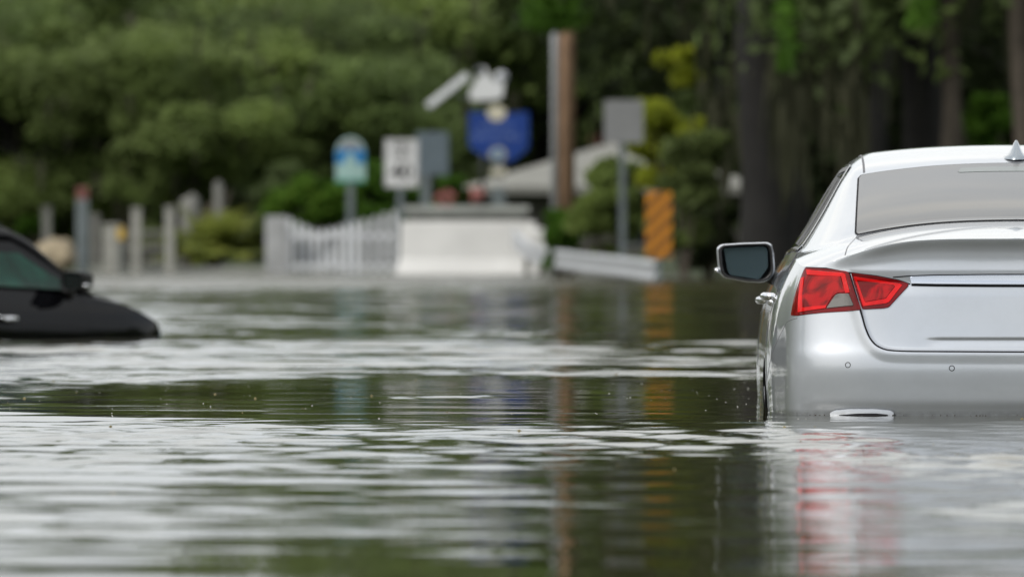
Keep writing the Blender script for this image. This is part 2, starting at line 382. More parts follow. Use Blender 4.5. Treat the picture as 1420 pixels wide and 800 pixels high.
def patch(name, poly, fn, off, step, mt, parent, thick=.006, mirror=False, rnd=0.):
    """a thin panel following the body surface, with a turned-down rim; both sides of the car when mirror"""
    if rnd: poly = roundpoly(poly, rnd)
    ring = densify(poly, step); P = np.array(ring); lo, hi = P.min(0), P.max(0)
    gx, gy = np.meshgrid(np.arange(lo[0]+step*.5, hi[0], step), np.arange(lo[1]+step*.5, hi[1], step)); G = np.stack([gx.ravel(), gy.ravel()], 1)
    G = G[inpoly(G, ring)]
    if len(G):
        d = np.min(np.hypot(G[:, None, 0]-P[None, :, 0], G[:, None, 1]-P[None, :, 1]), 1); G = G[d > step*.5]
    A = np.vstack([P, G]) if len(G) else P
    v, e, f, *_ = delaunay_2d_cdt([Vector(map(float, q)) for q in A], [], [list(range(len(P)))], 1, 1e-7)
    v = np.array([tuple(q) for q in v]); p, n = fn(v[:, 0], v[:, 1], off)
    rim, rn = fn(P[:, 0], P[:, 1], off-thick)
    # outward direction at rim
    V = [*p]; Nn = [*n]; Fc = [tuple(q) for q in f]
    a3, an = fn(P[:, 0], P[:, 1], off); base = len(V); m = len(P)
    cen = np.roll(a3, -1, 0)-np.roll(a3, 1, 0); out = np.cross(cen, an); out /= np.linalg.norm(out, axis=1, keepdims=True)+1e-9
    area = np.sum(P[:, 0]*np.roll(P[:, 1], -1)-np.roll(P[:, 0], -1)*P[:, 1])
    c3 = a3.mean(0)
    if np.mean(np.sum(out*(a3-c3), 1)) < 0: out = -out
    V += [*a3]; Nn += [*((an+out)/np.linalg.norm(an+out, axis=1, keepdims=True))]; V += [*(rim+out*.0015)]; Nn += [*out]
    for i in range(m): Fc.append((base+i, base+(i+1) % m, base+m+(i+1) % m, base+m+i))
    V = np.array(V); Nn = np.array(Nn)
    # consistent winding with normals
    F2 = []
    for q in Fc:
        a, b, c = V[q[0]], V[q[1]], V[q[2]]
        F2.append(tuple(q) if np.dot(np.cross(b-a, c-a), Nn[q[0]]+Nn[q[1]]+Nn[q[2]]) >= 0 else tuple(reversed(q)))
    V = V+np.array([0, 0, CZ])
    o = [mesh(name, V, F2, mt, parent, True, Nn)]
    if mirror:
        o.append(mesh(name, V*np.array([-1, 1, 1]), [tuple(reversed(q)) for q in F2], mt, parent, True, Nn*np.array([-1, 1, 1])))
    return o
def ribbon(name, line, fn, off, width, mt, parent, mirror=False, both=False, step=.012, taper=False):
    L = np.array(densify(line, step, False)); p, n = fn(L[:, 0], L[:, 1], off)
    t = np.gradient(p, axis=0); t /= np.linalg.norm(t, axis=1, keepdims=True)+1e-12; sd = np.cross(t, n)
    w = np.full(len(L), width/2)
    if taper: w *= np.clip(np.minimum(np.arange(len(L)), np.arange(len(L))[::-1])/6., .15, 1)
    A = p+sd*w[:, None]; Bq = p-sd*w[:, None]; Cn = p+n*width*.12
    k = len(L); V = np.vstack([A-n*.001, Cn, Bq-n*.001])
    Fc = [(i, i+1, k+i+1, k+i) for i in range(k-1)]+[(k+i, k+i+1, 2*k+i+1, 2*k+i) for i in range(k-1)]
    V = V+np.array([0, 0, CZ]); Nn = np.vstack([n, n, n])
    o = [mesh(name, V, Fc, mt, parent, True, Nn)]
    if mirror: o.append(mesh(name, V*np.array([-1, 1, 1]), Fc, mt, parent, True, Nn*np.array([-1, 1, 1])))
    return o

# ------------------------------------------------------------------ car
ARCH = [(1.12, -.20, .385), (3.96, -.20, .385)]
def car(name, loc, rz, pm, glass_side, glass_rear, detail, **kw):
    root = empty(name, loc, rz, **kw)
    # lower body: fine over the rear, coarser along the side
    ss = np.concatenate([np.linspace(0, 1.25, 260, endpoint=False), np.linspace(1.25, SL-1.4, 300, endpoint=False), np.linspace(SL-1.4, SL, 90)])
    vv = np.concatenate([np.linspace(0, .33, 40, endpoint=False), np.linspace(.33, 1, 190)])
    S, V_ = np.meshgrid(ss, vv, indexing='ij'); Zt = ztop(S); Zz = -.32+V_*(Zt+.32)
    P = Pz(S, Zz)
    # snap grid vertices near the wheel arches onto the arch circle and drop the faces inside
    for (cy, cz, r) in ARCH:
        side = (S > 1.0) & (S < SL-.6); dy = P[..., 1]-cy; dz = P[..., 2]-cz; q = np.hypot(dy, dz)
        k = side & (np.abs(q-r) < .006)
        P[..., 1] = np.where(k, cy+dy/q*r, P[..., 1]); P[..., 2] = np.where(k, cz+dz/q*r, P[..., 2])
        fl = np.where(side & (q >= r-.01), .004*np.exp(-((q-r)/.03)**2), 0); P[..., 0] -= fl
    V, Fq = gridmesh(P); fc = V[Fq].mean(1); keep = np.ones(len(Fq), bool)
    for (cy, cz, r) in ARCH: keep &= ~((np.hypot(fc[:, 1]-cy, fc[:, 2]-cz) < r) & (fc[:, 0] < -.5))
    sc_ = S.ravel()[Fq].mean(1)
    lid = inside_lid(fc[:, 0], fc[:, 2]) & (sc_ < 1.0) & (fc[:, 1] < .4)
    def both(V, Fq):
        n = len(V); Vm = V*np.array([-1, 1, 1]); return np.vstack([V, Vm]), np.vstack([Fq, (Fq+n)[:, ::-1]])
    def sub(V, Fq, mask):
        f = Fq[mask]; u, inv = np.unique(f.ravel(), return_inverse=True); return V[u], inv.reshape(f.shape)
    up = np.array([0, 0, CZ])
    def weldmesh(nm, V, Fq, mt, parent):
        V, Fq = both(V, Fq); me = bpy.data.meshes.new(nm)
        bm = bmesh.new(); bv = [bm.verts.new(v) for v in V+up]
        for f in Fq:
            try: bm.faces.new([bv[i] for i in f])
            except ValueError: pass
        bmesh.ops.remove_doubles(bm, verts=bm.verts, dist=.0002)
        bmesh.ops.dissolve_degenerate(bm, edges=bm.edges, dist=.00005)
        bmesh.ops.recalc_face_normals(bm, faces=bm.faces)
        for f in bm.faces: f.smooth = True
        bm.to_mesh(me); bm.free(); me.materials.append(mt); return link(nm, me, parent)
    # upper: rows along s, r from spine to rim
    su = np.concatenate([np.linspace(0, 1.25, 180, endpoint=False), np.linspace(1.25, SL, 330)])
    S2, R2 = np.meshgrid(su, np.linspace(0, 1, 150)**.8, indexing='ij'); U = Up(S2, R2)
    UV, UF = gridmesh(U)
    body_V = np.vstack([V, UV]); body_F = np.vstack([Fq[keep & ~lid], UF[:, ::-1]+len(V)])
    u, inv = np.unique(body_F.ravel(), return_inverse=True)
    b = weldmesh('body', body_V[u], inv.reshape(body_F.shape), pm, root)
    lv, lf = sub(V, Fq, keep & lid); weldmesh('trunk_lid', lv, lf, pm, root)
    low, upf = CarSurf.low, CarSurf.up
    # windows
    rw = [(-.0, .86), (-.30, .858), (-.50, .85), (-.592, .84), (-.600, .87), (-.572, 1.60), (-.562, 1.635), (-.30, 1.655), (0, 1.66)]
    full = rw+[(-x, y) for x, y in rw[::-1][1:-1]]
    fr = [(x*1.025, y+(.012 if y > 1.3 else -.012)) for x, y in full]
    t0 = patch('rear_window', full, upf, .004, .03, glass_rear, root)[0]
    ribbon('window_seal', full+[full[0]], upf, .003, .012, M['gap'], t0)
    ws = [(-.52, 3.28), (-.66, 4.0), (-.40, 4.06), (0, 4.08), (.40, 4.06), (.66, 4.0), (.52, 3.28), (0, 3.24)]
    patch('windscreen', WX(ws), upf, .004, .05, M['side_tint'], root, rnd=.05)
    iw = 0 if detail else .035
    sw = lambda y0, y1, y2, y3: [(-.762, y0), (-.748, y0+.02), (-.600-iw, y1), (-.585-iw, y1+.04), (-.585-iw, y2-.04), (-.60-iw, y2), (-.750, y3-.03-3*iw), (-.762, y3-3*iw)]
    for (a, b_, c, d) in ((1.55, 1.95, 2.47, 2.45), (2.52, 2.53, 3.25, 3.80)):
        for o in patch('side_window', WX(sw(a, b_, c, d)), upf, .004, .03, glass_side, root, mirror=True): pass
    dlo = [(-.770, 1.50), (-.768, 3.88), (-.742, 3.84), (-.60, 3.34), (-.573, 3.20), (-.570, 2.0), (-.59, 1.88), (-.752, 1.50), (-.770, 1.50)]
    ribbon('window_trim', WX(dlo), upf, .005, .022, M['trim'], root, mirror=True, step=.03)
    ribbon('window_moulding', WX([(-.775, 1.46), (-.775, 3.90)]), upf, .007, .012, M['chrome'], root, mirror=True, step=.03)
    ribbon('window_moulding', WX([(-.775, 1.46), (-.752, 1.46), (-.585, 1.86), (-.561, 2.0), (-.561, 3.20), (-.59, 3.36), (-.74, 3.88)]), upf, .006, .008, M['chrome'], root, mirror=True, step=.03)
    ribbon('pillar_trim', WX([(-.755, 2.485), (-.59, 2.50)]), upf, .006, .06, M['trim'], root, mirror=True, step=.03)
    # roof ditch seams
    ribbon('roof_seam', [(-.552, 1.68), (-.546, 2.2), (-.540, 3.2)], upf, .0015, .008, M['seam'], root, mirror=True, step=.03)
    # deck side gap of the trunk lid
    ribbon('lid_gap', [(-.585, .865), (-.60, .80), (-.615, .60), (-.64, .38), (-.655, .20)], upf, .0008, .005, M['seam'], root, mirror=True, step=.02)
    # door lines and handles
    S_at = lambda y, z: float(np.interp(y, CC[:1500, 1], _s[:1500])) if y < 2.5 else float(np.interp(y, CC[700:2500, 1], _s[700:2500]))
    for y in (2.47, 3.68):
        ribbon('door_gap', [(S_at(y, z), z) for z in np.linspace(-.3, .55, 14)], low, .0008, .005, M['gap'], root, mirror=True, step=.05)
    ribbon('door_gap', [(S_at(y, z), z) for y, z in ((1.50, .55), (1.50, .3), (1.56, .12), (1.62, -.1))], low, .0008, .005, M['gap'], root, mirror=True, step=.05)
    ribbon('sill_line', [(S_at(y, .1), z) for y, z in ((1.6, .33), (2.4, .345), (3.4, .34), (4.3, .30))], low, .0005, .004, M['seam'], root, mirror=True, step=.05)
    for y in (1.68, 2.66):
        zh = .395 if y < 2 else .375
        c = low(np.array([S_at(y, zh)]), np.array([zh]))[0][0]
        for sg in (1, -1):
            mb = MB()
            xs = c[0]; ptsn = [(xs+.01, y-.105), (xs-.016, y-.09), (xs-.028, y-.06), (xs-.031, y), (xs-.028, y+.06), (xs-.016, y+.09), (xs+.01, y+.105)]
            mb.tube([(sg*px_, py_, zh+CZ) for px_, py_ in ptsn], [.012, .014, .015, .015, .015, .014, .012], n=12)
            mb.build('door_handle', M['chrome'], root, smooth=True)
    ribbon('bonnet_gap', WX([(-.74, 4.02), (-.70, 4.3), (-.60, 4.75)]), upf, .001, .006, M['gap'], root, mirror=True, step=.04)
    # underbody wells, wheels
    for (cy, cz, r) in ARCH:
        for sg in (1, -1):
            mb = MB(); n = 24
            V = []; Fc = []
            for k in range(n+1):
                a = math.pi*1.3*k/n-.15*math.pi
                for xx in (.885, .60): V.append((sg*xx, cy+math.cos(a)*(r+.004), cz+CZ+math.sin(a)*(r+.004)))
            for k in range(n): Fc.append((2*k, 2*k+1, 2*k+3, 2*k+2))
            V += [(sg*.60, cy, cz+CZ)]; Fc += [(2*k+1, len(V)-1, 2*k+3) for k in range(n)]
            mb.add(V, Fc); mb.build('wheel_well', M['rubber'], root)
            wb = MB(); prof = [(.655, .20), (.66, .30), (.68, .33), (.72, .335), (.82, .335), (.86, .33), (.875, .30), (.87, .235)]
            V = []; Fc = []; m = 40
            for k in range(m):
                a = 2*math.pi*k/m
                for (xx, rr) in prof: V.append((sg*xx, cy+math.cos(a)*rr, cz+CZ+math.sin(a)*rr))
            q = len(prof)
            for k in range(m):
                for j in range(q-1): Fc.append((k*q+j, k*q+j+1, ((k+1) % m)*q+j+1, ((k+1) % m)*q+j))
            wb.add(V, Fc); wh = wb.build('wheel', M['rubber'], root, smooth=True)
            rb = MB()
            rb.tube([(sg*.80, cy, cz+CZ), (sg*.875, cy, cz+CZ)], [.06, .05], n=16)
            for k in range(5):
                a = 2*math.pi*k/5; dr = Vector((0, math.cos(a), math.sin(a))); cen = Vector((sg*.855, cy, cz+CZ))
                rb.tube([cen+dr*.04, cen+dr*.15+Vector((sg*.008, 0, 0)), cen+dr*.235], [.032, .024, .03], n=8)
            rb.tube([(sg*.84, cy, cz+CZ), (sg*.872, cy, cz+CZ)], [.236, .236], n=32, caps=False)
            rb.build('rim', M['galv'], wh, smooth=True)
    # mirrors: outline measured on the photograph at the mirror's own depth
    Ym = D+3.45
    om = [(994, 344), (1000, 339), (1030, 337), (1064, 336), (1070, 339), (1073, 350), (1074.5, 372), (1073, 381), (1066, 389), (1056, 392), (1035, 391), (1004, 385), (998, 379), (995.5, 366)]
    gm = [(1003.5, 344), (1061, 342), (1064.5, 347), (1065, 371), (1053, 387.5), (1013, 381.5), (1009, 376)]
    mz = 0 if detail else .10
    cv = lambda L: [((a-710)*Ym/F-XC-YAW*3.45*(1 if detail else .5), zw(b_, Ym)+CZ+mz) for a, b_ in L]
    O = roundpoly(cv(om), .012, 4); cx_, cz_ = np.mean(O, 0)
    if not detail:
        shrink = lambda L: [(-.80+(a+.80)*.74, cz_+(b_-cz_)*.84) for a, b_ in L]
        O = shrink(O); cx_, cz_ = np.mean(O, 0); cv0 = cv; cv = lambda L: shrink(cv0(L))
    for sg in (-1, 1):
        rings = [(-.012, .94), (0., 1.0), (.03, 1.01), (.08, .97), (.13, .84), (.165, .60), (.18, .25)]
        V = []; Fc = []; n = len(O)
        for dy, k in rings:
            for (a, b_) in O: V.append(((cx_+(a-cx_)*k)*(-sg), 3.45+dy, cz_+(b_-cz_)*k))
        for i in range(len(rings)-1):
            for j in range(n): Fc.append((i*n+j, i*n+(j+1) % n, (i+1)*n+(j+1) % n, (i+1)*n+j))
        Fc.append(tuple((len(rings)-1)*n+j for j in range(n)))
        mh = mesh('door_mirror', V, Fc, pm if detail else M['black'], root)
        V = []; Fc = []
        for dy, k in ((-.014, .955), (-.022, .93), (-.018, .86), (.01, .84)):
            for (a, b_) in O: V.append(((cx_+(a-cx_)*k)*(-sg), 3.45+dy, cz_+(b_-cz_)*k))
        for i in range(3):
            for j in range(n): Fc.append((i*n+j, i*n+(j+1) % n, (i+1)*n+(j+1) % n, (i+1)*n+j))
        Fc.append(tuple(3*n+j for j in range(n))); mesh('mirror_surround', V, Fc, M['trim'], mh)
        G = roundpoly(cv(gm), .008, 4); V = [(a*(-sg), 3.45-.004, b_) for a, b_ in G]+[(a*(-sg), 3.45+.004, b_) for a, b_ in G]; n2 = len(G)
        mesh('mirror_glass', V, [tuple(range(n2)), tuple(range(2*n2-1, n2-1, -1))]+[(i, (i+1) % n2, (i+1) % n2+n2, i+n2) for i in range(n2)], M['mirror'] if detail else M['side_tint'], mh, smooth=False)
        mb = MB(); mb.tube([(-sg*(cx_+.07), 3.52, cz_-.045), (-sg*-.82, 3.55, cz_-.075), (-sg*-.76, 3.58, cz_-.085)], [.026, .032, .045], n=12)
        mb.build('mirror_stalk', M['trim'], mh, smooth=True)
        mb = MB(); q = cv([(993, 375)])[0]; mb.tube([(-sg*(q[0]+.012), 3.53, q[1]), (-sg*(q[0]+.004), 3.47, q[1]+.0), (-sg*(q[0]+.004), 3.435, q[1]-.002)], [.008, .011, .009], n=10); mb.build('indicator', M['chrome'], mh, smooth=True)
    if not detail:
        # headlights
        hl = [(SL-1.02, .20), (SL-.95, .33), (SL-.70, .335), (SL-.55, .30), (SL-.60, .22)]
        for o in patch('headlight', hl, low, .004, .03, M['mirror'], root, mirror=True): pass
        mb = MB(); mb.tube([(.05, 4.06, hc(4.05)+CZ+.03), (.35, 4.02, hc(4.0)+CZ+.03), (.62, 3.96, hc(3.95)+CZ)], .012, n=8); mb.build('wiper', M['trim'], root)
        return root
    # ---- rear details measured from the photograph
    T = lambda L: [(lambda q: (s_of_x(q[0], q[1]), q[1]))(px2xz(*p)) for p in L]
    # dark gap round the lid, as a ribbon that follows the surface
    ribbon('gap_and_shadow_line', [(s_of_x(x, z), z) for x, z in LID], low, .0012, .0075, M['gap'], root, mirror=True)
    # outer taillight on the body
    wrap = lambda L: L
    outer = T([(1117, 371.5), (1140, 372.5), (1172, 376), (1176.5, 378), (1193, 429.5), (1180, 431), (1140, 433.5)])+[(s_of_x(px2xz(1106, 437.5)[0], .342)+.0, px2xz(1106, 437.5)[1]), (.935, .339), (.925, .40), (.893, .488)]
    for i, tl in enumerate(patch('taillight', outer, low, .004, .012, M['red_dark'], root, mirror=True, rnd=.006)):
        tl['label'] = 'dark red outer taillight on the body corner'
    def sub_on(nm, poly, off, mt, parents, st=.01, rnd=.004):
        o = patch(nm, T(poly) if isinstance(poly[0][0], (int, float)) and poly[0][0] > 50 else poly, low, off, st, mt, root, mirror=True, rnd=rnd, thick=.003)
        for q, p in zip(o, parents): q.parent = p
        return o
    tls = [o for o in root.children if o.name.startswith('taillight')]
    sub_on('brake_lens', [(1119, 383), (1165, 383), (1172, 405), (1160, 407), (1153, 413), (1145, 427), (1112, 431), (1111, 420)], .0065, M['red_main'], tls)
    sub_on('light_guide', [(1119, 374.5), (1168, 379), (1172, 381), (1178.5, 406), (1172.5, 406.5), (1167, 383.5), (1120, 381.5)], .0070, M['red_bright'], tls, .008, .002)
    sub_on('light_guide', [(1107.5, 433.5), (1112, 386), (1115.5, 385), (1113.5, 427), (1146, 423.5), (1145, 427.5)], .0072, M['red_bright'], tls, .008, .002)
    sub_on('reversing_light', [(1159, 409.5), (1163, 408), (1177, 408), (1183.5, 423.5), (1146.5, 427.5)], .0075, M['clearlens'], tls, .008, .003)
    inner = T([(1180, 378.5), (1215, 383), (1245, 389), (1259.5, 393.5), (1259, 397), (1232, 426), (1225, 427.5), (1196, 429)])
    tl2 = patch('taillight', inner, low, .0045, .012, M['red_dark'], root, mirror=True, rnd=.006)
    for o in tl2: o['label'] = 'pointed inner taillight on the trunk lid'
    sub_on('light_guide', [(1184, 383.5), (1248, 393.8), (1251, 396), (1233, 419), (1228, 421), (1197, 425)], .0065, M['red_bright'], tl2, .01, .003)
    sub_on('brake_lens', [(1189, 388.5), (1239, 396.0), (1241, 398), (1228, 414), (1200, 419)], .0085, M['red_main'], tl2, .01, .003)
    ribbon('gap_and_shadow_line', T([(1117, 371), (1145, 372), (1177, 378), (1215, 382.6), (1246, 388.6), (1262, 394)]), low, .0016, .0045, M['gap'], root, mirror=True)
    # bright bar across the lid with its shadow painted as a dark line
    bar = [(-q[0], q[1]) for q in []]
    B1 = T([(1238, 384.5), (1262, 382.6), (1300, 381.3), (1370, 380.6), (1439, 380.4)]); B2 = T([(1439, 395), (1370, 394.8), (1300, 394.2), (1264, 393.4)])
    ribbon('gap_and_shadow_line', B1, low, .0016, .004, M['gap'], root, mirror=True)
    Bt = [(s, z-.002) for s, z in B1[1:]]; Bt[-1] = (0.0, Bt[-1][1]); B2[0] = (0.0, B2[0][1])
    def low_bar(s_, z_, off=0.):
        p, n = low(s_, z_, off); n = n+np.stack([0*z_, 0*z_, 0.22+0*z_], -1); return p, n/np.linalg.norm(n, axis=-1, keepdims=True)
    patch('chrome_bar', Bt+B2, low_bar, .012, .012, M['satin'], root, mirror=True, thick=.010)
    Bs = [(s, z-.004) for s, z in B2]; ribbon('gap_and_shadow_line', Bs, low, .0012, .009, M['gap'], root, mirror=True)  # dark strip painted as the shadow beneath the bar
    # parking sensors
    for (sx, sy) in ((1175.5, 506), (1320, 510.5)):
        q = T([(sx, sy)])[0]
        ring = [(q[0]+.0088*math.cos(a), q[1]+.0088*math.sin(a)) for a in np.linspace(0, 2*math.pi, 20)]
        for o in ribbon('parking_sensor', ring, low, .001, .0028, M['gap'], root, mirror=True, step=.004): pass
    # exhaust finishers at the waterline
    ex = T([(1153, 578), (1150, 573), (1156, 569), (1180, 567), (1212, 567), (1234, 569), (1240, 572), (1237, 578)])
    def low_ex(s_, z_, off=0.):
        p, n = low(s_, z_, off); k = np.clip((.032-z_)/.05, 0, 1); p = p+np.stack([0*k, -.020*k, 0*k], -1)
        n = n+np.stack([0*k, 0*k,   .42+0*k], -1); return p, n/np.linalg.norm(n, axis=-1, keepdims=True)
    e0 = patch('exhaust_trim', ex, low_ex, .004, .01, M['silver'], root, mirror=True, rnd=.008, thick=.004)
    for o, sgn in zip(e0, (0, 1)):
        pass
    ex2 = T([(1156, 579), (1164, 575.3), (1190, 573.2), (1215, 573), (1230, 574.6), (1236, 579)])
    for o, p in zip(patch('exhaust_opening', ex2, low_ex, .007, .01, M['gap'], root, mirror=True, thick=.002), e0): o.parent = p
    # bumper to wing seam
    ribbon('bumper_seam', [(s_of_x(px2xz(1105, 440)[0], .333), .330), (1.02, .315), (1.15, .27), (1.35, .19), (1.5, .13), (1.62, .08)], low, .0008, .003, M['seam'], root, mirror=True)
    # high brake light behind the glass
    bl = [(-.22, 1.53), (-.205, 1.60), (.205, 1.60), (.22, 1.53)]
    patch('high_brake_light', bl, upf, .0052, .03, simple('pale_lens', (.17, .19, .185), .15, var=.03), root, rnd=.015, thick=.0005)
    # shark fin aerial
    y0 = 1.69; zb = float(ZF(np.array(0.), np.array(y0+.06)))
    V = []; Fc = []; n = 16
    prof = [(0, .040, .0, .19), (.008, .036, .004, .185), (.014, .030, .010, .17), (.024, .021, .022, .155), (.038, .0135, .042, .13), (.054, .008, .062, .11), (.064, .002, .075, .10)]
    for (hz, hw, ya, yb) in prof:
        for k in range(n):
            a = 2*math.pi*k/n; V.append((.0+1.2*hw*math.cos(a), y0+(ya+yb)/2+(yb-ya)/2*math.sin(a), zb+CZ-.004+hz*1.12+(.012*((math.sin(a)+1)/2) if hz < .01 else 0)))
    for i in range(len(prof)-1):
        for k in range(n): Fc.append((i*n+k, i*n+(k+1) % n, (i+1)*n+(k+1) % n, (i+1)*n+k))
    Fc.append(tuple((len(prof)-1)*n+k for k in range(n)))
    mesh('roof_aerial', V, Fc, M['fin'], root)
    return root

car('silver_car', (XC, D, -CZ), -YAW, M['silver'], M['side_tint'], M['tint'], True,
    label='silver saloon car seen from behind, flooded up to its rear bumper', cat='car')
# black car: front right quarter, angled away to the right and sunk deeper
TH = -26.0; Yb = 51.3
NOSE = .075; ROOFD = -.05; rebuild()
bc = car('black_car', (0, 0, 0), R(TH), M['blackpaint'], M['green_pane'], M['side_tint'], False,
         label='black car at the left edge, nose down in water up to its door handles', cat='car')
pivot = Matrix.Rotation(R(TH), 3, 'Z') @ Vector((.80, 3.45, 0)); tgt = at(79, 392, Yb)
bc.location = (tgt.x-pivot.x, Yb-pivot.y, -CZ-.18); bc.rotation_euler = (R(-1.4), 0, R(TH))

# ------------------------------------------------------------------ water
def waves(X, Y):
    r = np.random.default_rng(3); Z = np.zeros_like(X)
    far = sstep(60, 120, Y)
    def noise(fx, fy, n, seed):
        q = np.random.default_rng(seed); o = np.zeros_like(X)
        for _ in range(n):
            a = q.uniform(0, 2*np.pi); k = q.uniform(.5, 1.6); o += np.sin(X*fx*k*np.cos(a)+Y*fy*k*np.sin(a)+q.uniform(0, 6.28))
        return o/np.sqrt(n)
    patchy = np.clip(.5+.5*noise(1.1, .55, 9, 11), 0, 1.6)
    patch2 = np.clip(.5+.55*noise(2.5, .9, 9, 12), 0.05, 1.8)
    bd = sstep(37.2, 38.2, Y)*sstep(51.5, 49.5, Y); patch2 = np.where(bd > 0, patch2*(1-bd)+bd*np.clip(patch2, .75, 1.2), patch2)
    # amplitude against distance: swell near the lens, chop behind the car, calm, wake bands, calm, rough far water
    def env(pts): return pch([p[0] for p in pts], [p[1] for p in pts])(Y)
    A_sw = env([(0, .85), (14, .42), (21, .40), (23, .34), (26.5, .4), (28.5, .25), (36, .15), (38, .3), (50, .3), (56, .5), (80, .8), (110, 1.5), (160, 1.8)])
    A_ch = env([(0, .3), (14, .42), (21, .52), (23, .75), (26, 1.2), (28, .7), (29.5, .36), (36, .30), (37.5, .8), (49, .9), (51.5, 1.0), (75, 1.2), (95, 1.8), (112, 6), (160, 9)])
    left = sstep(-.022, -.052, X/np.maximum(Y, 5)); A_ch = A_ch*(1+.5*left); A_sw = A_sw*(1+.9*left)
    spark = np.clip(noise(9, 5, 12, 14)-1.15, 0, 1)*(Y > 28)*(Y < 60); A_ch = A_ch+spark*2.5
    A_ch = A_ch+1.0*sstep(27.0, 27.9, Y)*sstep(29.3, 29.0, Y)*sstep(.7, 1.0, X)+.9*sstep(.6, 1.0, X)*sstep(17, 20, Y)*sstep(28.5, 27, Y)
    mnd = .25*np.sin(X*.55+1)+.12*np.sin(X*1.7)
    ln = np.zeros_like(Y)
    for yc, ww in ((44.1, .42), (39.3, .40), (48.6, .30), (51.0, .5)): ln = np.maximum(ln, np.exp(-((Y-yc-mnd-.01*X)/ww)**2))
    A_ch = A_ch*(1-.9*ln); A_sw = A_sw*(1-.6*ln)
    for i in range(26):      # long gentle swell, fronts roughly across the view
        lam = r.uniform(.34, 1.25); th = r.normal(np.pi/2, .5); k = 2*np.pi/lam; slope = .0115
        Z += A_sw*patchy*slope/k*np.sin(k*(X*np.cos(th)+Y*np.sin(th))+r.uniform(0, 6.28))*.75
    for i in range(30):      # long-crested wake ripples
        lam = r.uniform(.20, .60); th = r.normal(np.pi/2, .13); k = 2*np.pi/lam
        Z += bd*(1-.95*ln)*.0125/k*np.sin(k*(X*np.cos(th)+Y*np.sin(th))+r.uniform(0, 6.28))
    for i in range(60):      # chop
        lam = np.exp(r.uniform(np.log(.11), np.log(.50))); th = r.normal(np.pi/2, 1.0); k = 2*np.pi/lam; slope = .0090
        Z += A_ch*patch2*slope/k*np.sin(k*(X*np.cos(th)+Y*np.sin(th))+r.uniform(0, 6.28))*(lam > Y*.0035)
    # wake crests crossing the picture
    for (yc, lam, amp, w, tl) in ((46.2, 1.9, .010, 1.2, .01), (41.6, 1.9, .011, 1.3, .01), (52, 1.6, .006, 1.4, .02)):
        q = Y-yc-tl*X-.18*np.sin(X*.7+yc); Z += amp*np.exp(-(q/w)**2)*np.cos(2*np.pi*q/lam)*(.75+.25*np.sin(X*1.3+yc))
    # ring ripples where the bumper meets the water
    return Z*sstep(330, 150, Y)
